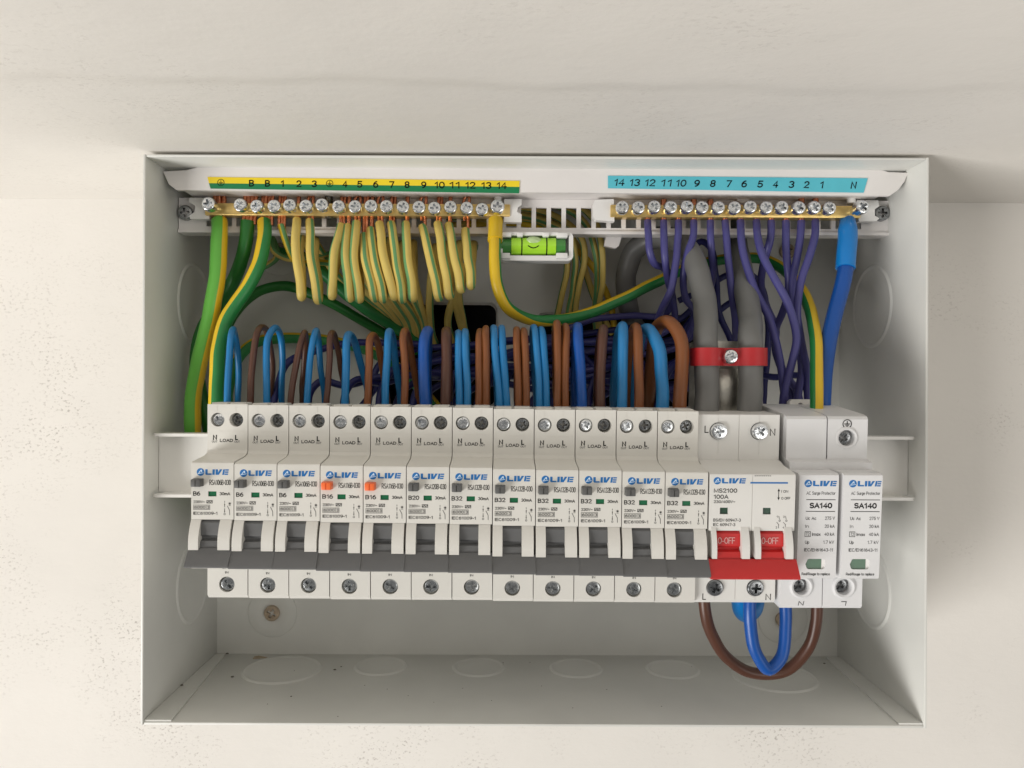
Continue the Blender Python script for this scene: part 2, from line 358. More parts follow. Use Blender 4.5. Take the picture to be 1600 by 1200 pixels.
def logo_mesh(x0, w, zc, h, y=-0.06):
    """round emblem followed by four broad letters"""
    bm = bmesh.new(); r = h*.70; cx = x0+r
    disc(bm, cx, zc, r, y, 28, 0)
    q = lambda a, b: (cx+a*r, zc+b*r)
    poly(bm, [q(-.62, -.30), q(.10, .60), q(.34, .62), q(.42, -.02), q(.16, .02), q(.10, .34), q(-.22, -.12)], y-.03, 1)
    poly(bm, [q(-.80, -.34), q(.80, -.12), q(.82, -.24), q(-.66, -.50)], y-.03, 1)
    a = x0+2*r+h*.16; W = x0+w-a; z0 = zc-h/2; z1 = zc+h/2
    X = lambda f: a+f*W
    t = h*.26
    poly(bm, [(X(0), z1), (X(.10), z1), (X(.10), z0+t), (X(.27), z0+t), (X(.27), z0), (X(.03), z0), (X(0), z0+t*.6)], y)
    poly(bm, [(X(.30), z0), (X(.31), z1), (X(.41), z1), (X(.40), z0)], y)
    poly(bm, [(X(.44), z1), (X(.54), z1), (X(.545), z0+h*.36), (X(.62), z1), (X(.73), z1), (X(.575), z0), (X(.44), z0)], y)
    poly(bm, [(X(.72), z0), (X(.76), z1), (X(.84), z1), (X(.80), z0)], y)
    for f0, f1 in ((0, .24), (.38, .62), (.77, 1)):
        sh = .04*(f0+f1)/2
        poly(bm, [(X(.815+sh), z0+h*f0), (X(.96+sh), z0+h*f0), (X(.97+sh), z0+h*f1), (X(.815+sh), z0+h*f1)], y-.01)
    return to_mesh(bm, 'logo', ['ink_blue', 'logo_white'])

# ------------------------------------------------------------------ screw heads (axis along y, top at -h)
def screw_mesh(name, r, h, m, slot=.62, shank=0, w=.24):
    bm = bmesh.new()
    pr = [(0, 2.6), (r, 2.6), (r, -h*.72), (r*.9, -h*.93), (r*.72, -h), (0, -h)]
    if shank: pr = [(0, shank), (r*.62, shank), (r*.62, .4), (r, .2)]+pr[2:]
    lathe_y(bm, pr, n=28)
    c = bmesh.new()
    box(c, -r*slot, r*slot, -h*1.6, 1.2 if not shank else -.4, -r*w/1.4, r*w/1.4)
    b2 = bmesh.new(); box(b2, -r*w/1.4, r*w/1.4, -h*1.6, 1.21 if not shank else -.41, -r*slot, r*slot)
    me = bpy.data.meshes.new('t'); b2.to_mesh(me); b2.free(); c.from_mesh(me); bpy.data.meshes.remove(me)
    for k in range(2):
        vv = box(c, -r*.8, r*.8, -h*1.5, -h*.86, -r*.045, r*.045)
        bmesh.ops.rotate(c, verts=vv, cent=(0, 0, 0), matrix=Matrix.Rotation(rad(45+90*k), 3, 'Y'))
    return to_mesh(boolean(bm, c), name, m, 30)
SCR_BAR = screw_mesh('terminal_screw', 3.35, 3.4, 'zinc', shank=5.5)
SCR_N = screw_mesh('terminal_screw', 2.75, 2.0, 'zinc')
SCR_L = screw_mesh('terminal_screw', 2.75, 2.0, 'zinc_dull')
SCR_LOW = screw_mesh('terminal_screw', 3.2, 2.0, 'zinc_mid', .66)
SCR_MAIN = screw_mesh('terminal_screw', 3.65, 2.0, 'zinc')
SCR_MAIN2 = screw_mesh('terminal_screw', 3.65, 2.0, 'zinc_dull')
SCR_FIX = screw_mesh('fixing_screw', 3.9, 1.8, 'zinc_dull')
SCR_TAN = screw_mesh('fixing_screw', 4.6, 2.0, 'tan_screw', .6)
def rnd_rot(t=3): return (rad(random.uniform(-t, t)), random.uniform(0, 6.28), rad(random.uniform(-t, t)))

# ================================================================== SETTING
XL, XR, ZB, ZT, YF = -171.8, 202.9, -161.8, 110.4, -100.0       # outside of the steel box, YF = front rim
def holed_sheet(rect, holes, y, thick=0):
    """sheet in the xz plane with rounded rectangular holes"""
    bm = bmesh.new(); es = []
    def loop(pts):
        v = [bm.verts.new((x, y, z)) for x, z in pts]
        return [bm.edges.new((v[i], v[(i+1) % len(v)])) for i in range(len(v))]
    x0, x1, z0, z1 = rect
    es += loop([(x0, z0), (x1, z0), (x1, z1), (x0, z1)])
    for (a, b, c, d, r) in holes: es += loop(rrect(a, b, c, d, r))
    bmesh.ops.triangle_fill(bm, edges=es, use_beauty=True)
    if thick:
        g = bmesh.ops.extrude_face_region(bm, geom=bm.faces[:])
        for v in g['geom']:
            if isinstance(v, bmesh.types.BMVert): v.co.y += thick
    return bm
def rrect(x0, x1, z0, z1, r, n=5):
    p = []
    for cx, cz, a0 in ((x1-r, z0+r, -90), (x1-r, z1-r, 0), (x0+r, z1-r, 90), (x0+r, z0+r, 180)):
        for k in range(n+1):
            a = rad(a0+90*k/n); p.append((cx+r*math.cos(a), cz+r*math.sin(a)))
    return p
SLOTS = [(-72, -3, -12, 50.5, 5), (20, 118, -12, 45, 5)]
wall = obj('wall', to_mesh(holed_sheet((-1500, 1500, -1400, 112.4), [(a+1, b-1, c+1, d-1, r) for a, b, c, d, r in SLOTS], 0.0), 'wall', 'plaster_wall'))
wall['kind'] = 'structure'
for a, b, c, d, r in SLOTS:
    bm = bmesh.new(); box(bm, a-2, b+2, 0.3, 60, c-2, d+2)
    bmesh.ops.delete(bm, geom=[f for f in bm.faces if f.calc_center_median().y < 1], context='FACES')
    o = obj('cable_recess', to_mesh(bm, 'cable_recess', 'black_void'), wall)  # cavity coloured black to carry the darkness inside the opening
# ceiling: sheet with the shallow filled joint that runs along it
bm = bmesh.new(); NX, NY = 170, 110; grid = []
for j in range(NY+1):
    y = -520*(j/NY)**1.0 if j < NY else -1500
    row = []
    for i in range(NX+1):
        x = -520+1040*i/NX
        if i == 0: x = -1500
        if i == NX: x = 1500
        e = -184+4*math.sin(x*.012)+2.2*math.sin(x*.05+1)+1.2*math.sin(x*.13)
        t = max(0, min(1, (e-y)/7.5+.5)); z = 112.4-1.3*t*t*(3-2*t)*(0.65+.35*math.sin(x*.009+2))
        row.append(bm.verts.new((x, y, z)))
    grid.append(row)
for j in range(NY):
    for i in range(NX): bm.faces.new((grid[j][i], grid[j][i+1], grid[j+1][i+1], grid[j+1][i]))
o = obj('ceiling', to_mesh(bm, 'ceiling', 'plaster_ceiling', 60)); o['kind'] = 'structure'

# ================================================================== STEEL ENCLOSURE
T = 1.3
enc = empty('metal_enclosure', ((XL+XR)/2, -50, ZB))
tag(enc, 'open pale grey steel enclosure with its cover off, fixed to the plaster wall', 'enclosure')
def enc_part(name, bm, m='steel_paint', sm=None): return child_world(name, to_mesh(bm, name, m, sm), enc)
bp_ = enc_part('back_panel', holed_sheet((XL+T, XR-T, ZB+T, ZT-T), SLOTS, -3.0, 1.2))
for nm, a in (('side_panel', (XL, XL+T, YF, -1, ZB, ZT)), ('side_panel', (XR-T, XR, YF, -1, ZB, ZT)),
              ('bottom_panel', (XL+T+.02, XR-T-.02, YF+.4, -1, ZB, ZB+T)), ('top_panel', (XL+T+.02, XR-T-.02, YF+.4, -1, ZT-T, ZT))):
    bm = bmesh.new(); box(bm, *a); bevel(bm, .45, 2); enc_part(nm, bm, sm=30)
# folded side flaps lying on the floor of the box
for pts in ([(XL+T+.1, -99), (-157.5, -99), (-164.5, -6), (XL+T+.1, -6)], [(XR-T-.1, -99), (190, -99), (193.5, -6), (XR-T-.1, -6)]):
    bm = bmesh.new()
    a = [bm.verts.new((x, y, ZB+T)) for x, y in pts]; b = [bm.verts.new((x, y, ZB+T+.9)) for x, y in pts]
    bm.faces.new(a); bm.faces.new(b)
    for i in range(4): bm.faces.new((a[i], a[(i+1) % 4], b[(i+1) % 4], b[i]))
    bevel(bm, .25, 2); enc_part('corner_flap', bm, sm=30)
# raised knockouts: floor, sides, back
def knockout(c, axis, r, h=1.15):
    bm = bmesh.new()
    lathe_y(bm, [(0, -h*.25), (r-2.4, -h*.25), (r-1.6, -h*.3), (r-.7, -h*.75), (r-.1, -h*.7), (r+.9, 0), (r+.9, .3)], n=64)
    if axis == 'z': M = Matrix.Rotation(rad(-90), 4, 'X')
    elif axis == '+x': M = Matrix.Rotation(rad(90), 4, 'Z')
    elif axis == '-x': M = Matrix.Rotation(rad(-90), 4, 'Z')
    else: M = Matrix.Identity(4)
    bmesh.ops.transform(bm, matrix=Matrix.Translation(c) @ M, verts=bm.verts)
    return enc_part('knockout', bm, sm=45)
zf = ZB+T
def floor_at(u, v):
    D = -zf*F/(v-PV); return Vector(((u-PU)*D/F, CAMY+D, zf))
for u, v, r in ((443, 1048, 21.5), (597, 1042, 14.5), (750, 1043, 14.5), (902, 1044, 14.5), (1053, 1045, 14.5), (1212, 1056, 22.5)):
    knockout(floor_at(u, v), 'z', r)
for z in (45, -108): knockout((XL+T, -40, z), '+x', 22); knockout((XR-T, -45, z), '-x', 22)
# dished fixing points with screws in the back panel
for u, v in ((425, 958), (1224, 968), (1230, 393), (437, 392)):
    c = P(u, v, 471); bm = bmesh.new()
    lathe_y(bm, [(0, -.3), (6.5, -.3), (8.5, -.9), (11.5, -1.1), (14.5, -.5), (15, .3)], n=48)
    bmesh.ops.translate(bm, vec=(c.x, -3, c.z), verts=bm.verts)
    d = enc_part('fixing_dimple', bm, sm=45)
    s = obj('fixing_screw', SCR_TAN, d, (c.x, -3.4, c.z), (0, random.uniform(0, 1.5), 0))
# crumbs of dirt and a rust stain on the floor of the box
grit = bmesh.new()
for k, (u, v, w) in enumerate(((357, 1026, 3.2), (286, 1076, 3), (525, 1048, 2.6), (535, 1043, 1.8), (462, 1050, 1.4), (263, 1095, 1.5), (365, 1060, 3),
        (502, 1043, 1.6), (457, 1090, 1.6), (572, 1072, 1), (607, 1078, 1), (1290, 1035, 2.6), (1083, 1041, 1.5), (848, 1072, 1), (905, 1044, 1.3),
        (725, 1076, .9), (680, 1098, .9), (770, 1095, .9), (950, 1077, 1), (1036, 1103, 1.1), (640, 1088, .8), (530, 1121, 1), (420, 1102, 1), (897, 1106, .9), (788, 1036, 1.2), (830, 1035, 1))):
    p = floor_at(u, v); qs = bmesh.ops.create_icosphere(grit, subdivisions=1, radius=1)['verts']
    w *= .72; up = w*.12+(.9 if p.x < -157 else .05)
    for q in qs: q.co = p+Vector((q.co.x*w*.5*random.uniform(.7, 1.3), q.co.y*w*.4*random.uniform(.7, 1.3), up+q.co.z*w*.22*random.uniform(.6, 1.2)))
go = place_top('grit', to_mesh(grit, 'grit', 'grit')); go['kind'] = 'stuff'
tag(go, 'scattered dark crumbs of dirt on the floor of the steel box', 'dirt')
bm = bmesh.new(); c = floor_at(407, 1029)
bmesh.ops.create_circle(bm, cap_ends=True, segments=24, radius=1)
for k, q in enumerate(bm.verts): a = 1+.22*math.sin(k*.8)+.08*math.sin(k*2.1); q.co = Vector((c.x+q.co.x*4*a, c.y+q.co.y*2.6*a, zf+.06))
enc_part('rust_stain', bm, 'rust')

# ================================================================== DIN RAIL
rail = empty('mounting_rail', (15, -84, -52)); tag(rail, 'white channel rail crossing the steel box and carrying the breaker row', 'rail')
bm = bmesh.new(); zt, zb = -24.6, -52.6
cut = bmesh.new()
for x in (175.5, -150):
    lathe_y(cut, [(0, -90), (1.9, -90), (1.9, -70), (0, -70)], x, -38, 20)
box(bm, XL+T+.3, XR-T-.3, -84.4, -82.9, zb, zt)
bm = boolean(bm, cut); child_world('channel_web', to_mesh(bm, 'channel_web', 'rail_paint', 30), rail)
for z0, z1 in ((zt, zt+1.5), (zb-1.5, zb)):
    bm = bmesh.new(); z0 += .02; z1 -= .02
    prof = [(XL+T+1.2, -92.6), (XL+T+2.6, -94), (XR-T-2.6, -94), (XR-T-1.2, -92.6), (XR-T-4, -83), (XL+T+4, -83)]
    a = [bm.verts.new((x, y, z0)) for x, y in prof]; b = [bm.verts.new((x, y, z1)) for x, y in prof]
    bm.faces.new(a); bm.faces.new(b)
    for i in range(6): bm.faces.new((a[i], a[(i+1) % 6], b[(i+1) % 6], b[i]))
    bevel(bm, .5, 2); child_world('channel_flange', to_mesh(bm, 'channel_flange', 'rail_paint', 30), rail)
for x0 in (-158, 186):
    bm = bmesh.new(); prism_x(bm, [(-82.8, -26), (-82.8, -52), (-3.1, -95), (-3.1, -93), (-70, -45), (-70, -26)], x0, x0+1.3)
    bevel(bm, .3, 1); child_world('support_bracket', to_mesh(bm, 'support_bracket', 'steel_paint', 30), rail)

# ================================================================== CIRCUIT BREAKERS
YS = 18.1                               # shoulder lies this far behind the nose face
WELL = 5.5
K = 3.745                               # printed lay-out is measured in these units per mm
def side_profile(chamf=True):
    return [(YS, 23.6), (YS, 3.6), (YS-1.0, 2.2), (YS-4, 1.3), (1.3, .25), (.3, -.25), (0, -1.1), (0, -23.9), (3.2, -24.6), (3.2, -43.0), (.3, -43.1), (.1, -44.4), (YS, -45.2),
            (YS, -60.4), (YS+1.6, -62), (59, -62), (59, 21.6), (42, 21.6), (42, 23.2)]
def breaker_body():
    bm = bmesh.new(); prism_x(bm, side_profile(), .17, 17.80); bevel(bm, .36, 2, 25)
    c = bmesh.new()
    for x, z, r in ((4.6, 16.8, 3.05), (12.8, 16.8, 3.05), (8.7, -55.8, 3.45)):
        lathe_y(c, [(0, YS-4), (r, YS-4), (r, YS+WELL), (0, YS+WELL)], x, z, 32)
    box(c, 27/K, 40/K, -3, .55, -53.5/K, -45.5/K)
    # shallow moulded lines on the upper shoulder
    box(c, 5.6, 17.0, YS-2, YS+.12, 11.75, 11.95)
    for x in (4.5, 12.7): box(c, x-.09, x+.09, YS-2, YS+.12, 20.6, 23.2)
    bm = boolean(bm, c)
    return to_mesh(bm, 'body', 'breaker', 30)
def cheek(x0, x1, z0=-24.0, z1=-36.0, bulge=3.4, m='breaker', inner=0):
    n = 10; top = []
    for k in range(n+1):
        t = k/n; z = z0+(z1-z0)*t; top.append((-bulge*math.sin(min(1, t*1.25)*math.pi/2)**.9, z))
    prof = [(3.3, z0)]+top+[(3.3, z1)]
    bm = bmesh.new(); prism_x(bm, prof, x0, x1); bevel(bm, .35, 2, 40)
    return to_mesh(bm, 'lever_guard', m, 35)
def drum(x0, x1, m):
    prof = [(3.3, -23.8), (1.2, -24.3), (-.1, -25.2), (-.5, -29.6), (-.4, -30.4), (.9, -31.1), (1.0, -32.2), (-.9, -32.7), (-1.4, -34.2), (-1.6, -36.2), (3.3, -38)]
    bm = bmesh.new(); prism_x(bm, prof, x0, x1); bevel(bm, .12, 1, 25); return to_mesh(bm, 'lever_drum', m, 35)
def lever_bar(x0, x1, m):
    prof = [(-2.2, -35.4), (-4.0, -37.4), (-7.3, -41.3), (-7.5, -42.0), (-7.0, -42.5), (-2, -42.0), (2.9, -42.4), (2.9, -36)]
    bm = bmesh.new(); prism_x(bm, prof, x0, x1); bevel(bm, .28, 2, 25); return to_mesh(bm, 'lever', m, 30)
def button(m):
    bm = bmesh.new()
    vv = box(bm, 1.0, 5.4, -3.6, .2, -10.0, -6.7)
    for v in vv:
        if v.co.y < -1: v.co.x = 3.2+(v.co.x-3.2)*.9; v.co.z = -8.35+(v.co.z+8.35)*.9
    bevel(bm, .25, 2)
    c = bmesh.new(); box(c, 3.0, 3.35, -5, -3.2, -9.7, -7.0)
    return to_mesh(boolean(bm, c), 'test_button', m, 30)
def px(x): return x/K
def legend_common():
    bm = bmesh.new(); y = -.06
    T_ = lambda s, x0, x1, v0, v1, **k: text(bm, s, px(x0), px(x1), -px(v1), -px(v0), y, **k)
    T_('30mA', 45, 61.5, 46.7, 51.6, bold=.012)
    T_('230V~', 4, 21.8, 59.8, 64.2, bold=.012)
    frame(bm, px(24.5), px(34), -px(64.2), -px(59.4), .22, y)
    line(bm, px(25.5), -px(63), px(29), -px(60.8), .3, y); line(bm, px(29), -px(60.8), px(30), -px(63), .25, y); line(bm, px(30), -px(63), px(33.2), -px(60.6), .25, y)
    frame(bm, px(4), px(30), -px(74.2), -px(66.6), .16, y); line(bm, px(24.2), -px(74), px(24.2), -px(66.8), .16, y)
    T_('6000', 5.5, 22.8, 68, 72.8, bold=.012); T_('3', 25.6, 28.8, 68, 72.8, bold=.012)
    T_('IEC61009-1', 3.9, 41.4, 77.4, 82.2, bold=.012)
    for a, b in ((60.5, 63), (65, 70), (72, 78.5)): line(bm, px(52.8), -px(a), px(52.8), -px(b), .2, y)
    poly(bm, [(px(51.8), -px(66.5)), (px(53.8), -px(66.5)), (px(52.8), -px(64))], y-.01); poly(bm, [(px(51.8), -px(76)), (px(53.8), -px(76)), (px(52.8), -px(78.6))], y-.01)
    ring(bm, px(52.8), -px(81), .42, .16, y, 12)
    line(bm, px(57), -px(68), px(60.6), -px(75), .2, y); line(bm, px(60.6), -px(74.5), px(60.8), -px(82.5), .2, y)
    for a in (0, 45, 90, 135): line(bm, px(60.8)-.55*math.cos(rad(a)), -px(64.5)-.55*math.sin(rad(a)), px(60.8)+.55*math.cos(rad(a)), -px(64.5)+.55*math.sin(rad(a)), .15, y-.01*(1+a/45))
    line(bm, px(59.2), -px(67.6), px(62.4), -px(67.6), .16, y)
    nose = to_mesh(bm, 'printed_legend', 'ink'); bm = bmesh.new(); y2 = YS-.06
    text(bm, 'N', 2.55, 4.35, 7.85, 10.15, y2, .025); text(bm, 'L', 12.3, 13.6, 7.85, 10.15, y2, .025)
    text(bm, 'OUT', 2.1, 4.5, 6.75, 7.6, y2); text(bm, 'OUT', 12.0, 14.4, 6.75, 7.6, y2)
    text(bm, 'LOAD', 5.6, 11.4, 7.0, 8.4, y2, .02)
    up = to_mesh(bm, 'load_marking', 'ink'); bm = bmesh.new()
    text(bm, 'LINE', 6.7, 10.7, -48.9, -47.7, y2, .02); text(bm, 'IN', 8.0, 9.4, -51.0, -50.0, y2, .02)
    return nose, up, to_mesh(bm, 'line_marking', 'ink')
def one_text(name, s, x0, x1, v0, v1, bold):
    bm = bmesh.new(); text(bm, s, px(x0), px(x1), -px(v1), -px(v0), -.06, bold); return to_mesh(bm, name, 'ink')
BODY = breaker_body(); CHL = cheek(.15, 4.25); CHR = cheek(12.25, 17.2); DRUM = drum(4.3, 12.2, 'lever_grey'); BAR = lever_bar(-.02, 17.92, 'lever_grey')
BTN = {'g': button('button_grey'), 'o': button('button_orange')}
LOGO = logo_mesh(px(9.2), px(50), -px(15.3), px(8.6)); LEG = legend_common()
bm = bmesh.new(); box(bm, 27/K+.02, 40/K-.02, .45, .8, -53.4/K, -45.6/K); WIN = to_mesh(bm, 'indicator_window', 'window_green')
bm = bmesh.new()
for x in (4.6, 12.8):
    box(bm, x-3.5, x+3.5, 20.5, 29, 23.2, 24.3); 
bevel(bm, .3, 2); COLLAR = to_mesh(bm, 'terminal_collar', 'breaker', 30)
ORD = ['leftmost', 'second', 'third', 'fourth', 'fifth', 'sixth', 'seventh', 'eighth', 'ninth', 'tenth', 'eleventh', 'twelfth']
NOSE_Y = CAMY+328.4; NOSE_Z = -31.2
PIVY, PIVZ = -88.0, -52.0
X0 = -129.75; PITCH = 17.97
def device_root(name, x, pitch, dz=0.0):
    """root on the rail, nodding forward by a few degrees as the row does; children use nose-face coordinates"""
    r = empty(name, (x, PIVY, PIVZ+dz), (rad(pitch), 0, 0)); return r
OFF = (0, NOSE_Y-PIVY, NOSE_Z-PIVZ)
def dpart(name, me, root, loc=(0, 0, 0), rot=None): return obj(name, me, root, Vector(OFF)+Vector(loc), rot)
KINDS = ['B6']*3+['B16']*2+['B20']+['B32']*6
MODEL = {'B6': 'RSA106B-030', 'B16': 'RSA116B-030', 'B20': 'RSA120B-030', 'B32': 'RSA132B-030'}
MT = {k: one_text('model_text', MODEL[k], 29, 62.5, 27.2, 35.6, .02) for k in MODEL}
RT = {k: one_text('rating_text', k, 3.5, 14.8 if k == 'B6' else 20.3, 45.6, 52.4, .012) for k in MODEL}
BRLAB = ['white breaker marked B6 with grey button, leftmost in the row', 'white breaker marked B6, second from the left in the row', 'white breaker marked B6, third from the left beside an orange-buttoned one',
  'white breaker marked B16 with orange button, the left one of the two', 'white breaker marked B16 with orange button, the right one of the two', 'only white breaker marked B20, with grey button',
  'first breaker marked B32, right beside the B20 one, boldest print', 'second of the six breakers marked B32, counted from the left', 'third of the six breakers marked B32, counted from the left',
  'fourth of the six breakers marked B32, counted from the left', 'fifth of the six breakers marked B32, counted from the left', 'last breaker marked B32, directly left of the red-levered main switch']
JIT = [0, -.25, -.3, -.55, -.2, -.1, .25, -.3, -.35, -.3, -.15, 0]
def pitch_at(i): return .5+3.0*i/11
for i in range(12):
    k = KINDS[i]; r = device_root('circuit_breaker', X0+PITCH*i, pitch_at(i)+random.uniform(-.12, .12), JIT[i]*.5)
    tag(r, BRLAB[i], 'circuit breaker', 'breakers in the row')
    dpart('body', BODY, r); dpart('lever_guard', CHL, r); dpart('lever_guard', CHR, r)
    lv = dpart('lever', BAR, r); obj('lever_drum', DRUM, lv)
    dpart('test_button', BTN['o' if k == 'B16' else 'g'], r); dpart('indicator_window', WIN, r); dpart('terminal_collar', COLLAR, r)
    dpart('emblem', LOGO, r); [dpart(nm, me, r) for nm, me in zip(('printed_legend', 'load_marking', 'line_marking'), LEG)]; dpart('model_text', MT[k], r); dpart('rating_text', RT[k], r)
    dpart('terminal_screw', SCR_N, r, (4.6, YS+3.2, 16.8), rnd_rot(6)); dpart('terminal_screw', SCR_L, r, (12.8, YS+5.2, 16.8), rnd_rot(6))
    dpart('terminal_screw', SCR_LOW, r, (8.7, YS+2.9, -55.8), rnd_rot(6))

# ================================================================== MAIN SWITCH (two modules, red lever)
ms = device_root('main_switch', 86.3, 3.7, -.6); tag(ms, 'white two-pole main switch with wide red lever marked OFF', 'main switch')
bm = bmesh.new(); pr = [(y+(2.5 if y >= YS else 0), z-(.9 if z > 3 else 0)) for y, z in side_profile()]
prism_x(bm, pr, .1, 35.8); bevel(bm, .3, 2, 25)
c = bmesh.new()
for x in (8.9, 26.9):
    for z in (15.4, -54.9): lathe_y(c, [(0, YS-2), (3.85, YS-2), (3.85, YS+6), (0, YS+6)], x, z, 32)
    for z0, z1 in ((19.0, 23.4), (4.9, 11.6), (-60.5, -58.7), (-51.2, -46)): box(c, x-.09, x+.09, YS, YS+2.65, z0, z1)
box(c, 17.85, 18.05, YS, YS+2.8, -62, 24)
box(c, 17.85, 18.05, -1, .25, -24, 0)
for x in (4.6, 22.5): box(c, x, x+3.4, -2, .9, -17.0, -14.2)
ms_body = dpart('body', to_mesh(boolean(bm, c), 'body', 'switch_body', 30), ms)
for x in (4.6, 22.5):
    bm = bmesh.new(); box(bm, x+.02, x+3.38, .7, 1.2, -16.95, -14.25); dpart('indicator_window', to_mesh(bm, 'indicator_window', 'window_dark'), ms)
for a, b in ((1.0, 3.0), (13.3, 16.6), (18.9, 21.2), (31.4, 34.6)): dpart('lever_guard', cheek(a, b, -22.2, -35.0, 3.2, 'switch_body'), ms)
lv = dpart('lever', lever_bar(-.6, 36.2, 'lever_red'), ms)
for a, b in ((3.1, 13.2), (21.3, 31.3)):
    d = obj('lever_drum', drum(a, b, 'lever_red'), lv)
    bm = bmesh.new(); text(bm, 'O-OFF', a+.7, b-2.2, -29.3, -26.6, -.66, -.015); obj('lever_text', to_mesh(bm, 'lever_text', 'ink_white'), lv)
for x, u in ((8.9, 0), (26.9, 1)):
    dpart('terminal_screw', SCR_MAIN, ms, (x, YS+2.7, 15.4), rnd_rot(4)); dpart('terminal_screw', SCR_MAIN2, ms, (x, YS+3.4, -54.9), rnd_rot(4))
dpart('emblem', logo_mesh(1.7, 13.4, -2.9, 2.2), ms)
bm = bmesh.new(); y = -.06
text(bm, 'MS2100', 1.9, 11.6, -7.9, -6.1, y, .01); text(bm, '100A', 1.9, 8.0, -10.5, -8.7, y, .01); text(bm, '230/400V~', 1.9, 10.9, -12.3, -11.1, y, .01)
text(bm, 'BS/EN 60947-3', 1.9, 13.4, -20.1, -18.8, y, .01); text(bm, 'IEC 60947-3', 1.9, 11.1, -22.0, -20.7, y, .01)
text(bm, 'I ON', 30.0, 32.8, -7.8, -6.7, y); text(bm, 'O OFF', 30.0, 33.8, -10.7, -9.6, y)
line(bm, 28.9, -6.9, 28.9, -10.2, .28, y); poly(bm, [(28.4, -7.2), (29.4, -7.2), (28.9, -6.0)], y-.01); poly(bm, [(28.4, -9.8), (29.4, -9.8), (28.9, -11.0)], y-.01)
for q in (29.2, 32.0):
    line(bm, q, -17.6, q+.3, -19, .18, y); ring(bm, q+.4, -19.6, .42, .16, y, 12); line(bm, q-.9, -20.2, q+.2, -21.4, .18, y); line(bm, q, -21.2, q, -22.8, .18, y)
for s, a, b in (('1', 28.2, -18.4), ('3', 31.0, -18.4), ('2', 28.0, -22.9), ('4', 30.9, -22.9)): text(bm, s, a, a+.6, b, b+.9, y)
for q in range(9): line(bm, 18.7+q*.78, -.75, 19.25+q*.78, -.75, .22, y)      # print too small to read in the photograph
dpart('printed_legend', to_mesh(bm, 'printed_legend', 'ink'), ms); bm = bmesh.new()
y2 = YS+2.5-.06
text(bm, 'L', 2.8, 4.6, 14.6, 17.8, y2, -.005); text(bm, 'N', 31.6, 34.0, 13.4, 16.6, y2, -.005)
dpart('terminal_marking', to_mesh(bm, 'terminal_marking', 'ink'), ms); bm = bmesh.new()
text(bm, 'L', 3.4, 5.0, -60.4, -57.5, y2, -.005); text(bm, 'N', 31.6, 34.0, -60.4, -57.5, y2, -.005)
dpart('terminal_marking', to_mesh(bm, 'terminal_marking', 'ink'), ms)
bm = bmesh.new(); poly(bm, [(17.0, -4.0), (32.6, -4.0), (32.6, -3.35), (17.0, -3.35)], -.07); dpart('printed_stripe', to_mesh(bm, 'printed_stripe', 'ink_blue'), ms)

# ================================================================== SURGE PROTECTOR (base with two plug-in cartridges)
sp = device_root('surge_protector', 124.5, 4.0, -.8); tag(sp, 'white surge protector with two SA140 cartridges at the right end of the row', 'surge protector')
bm = bmesh.new(); prism_x(bm, [(22.5, 22), (22.5, 4.4), (14, 3.2), (14, -44), (22.5, -45), (22.5, -62.5), (59, -62.5), (59, 22)], 0, 35.8); bevel(bm, .35, 2, 25)
dpart('base', to_mesh(bm, 'base', 'surge_body', 30), sp)
for k, (a, b) in enumerate(((.2, 17.7), (18.3, 35.7))):
    bm = bmesh.new(); prism_x(bm, [(20.3, 22.6), (19.3, 21.4), (19.0, 3.0), (19.8, 1.6), (22, 1.2), (58, 1.2), (58, 24.6), (24, 23.2)], a, b); bevel(bm, .55, 3, 20)
    if k == 1:
        c = bmesh.new(); lathe_y(c, [(0, 10), (3.5, 10), (3.5, 27), (0, 27)], 26.6, 13.2, 32); bm = boolean(bm, c)
    cap = dpart('terminal_cover', to_mesh(bm, 'terminal_cover', 'surge_body', 30), sp)
    bm = bmesh.new(); box(bm, a+.6, b-2, 19.6, 30, -.6, .55); bevel(bm, .2, 1); dpart('latch', to_mesh(bm, 'latch', 'surge_body', 30), sp)
s = dpart('terminal_screw', SCR_L, sp, (26.0, 22.3, 13.2), (.05, .6, -.12)); s.scale = (1.05, 1, 1.2)
bm = bmesh.new(); lathe_y(bm, [(3.6, 19.6), (3.6, 18.9), (4.3, 18.5), (5.0, 18.9), (5.1, 19.8)], 26.6, 13.2, 40); dpart('screw_collar', to_mesh(bm, 'screw_collar', 'surge_body', 50), sp)
bm = bmesh.new(); earth_symbol(bm, 26.6, 19.4, 2.05, 19.1, .36); dpart('earth_symbol', to_mesh(bm, 'earth_symbol', 'ink'), sp)
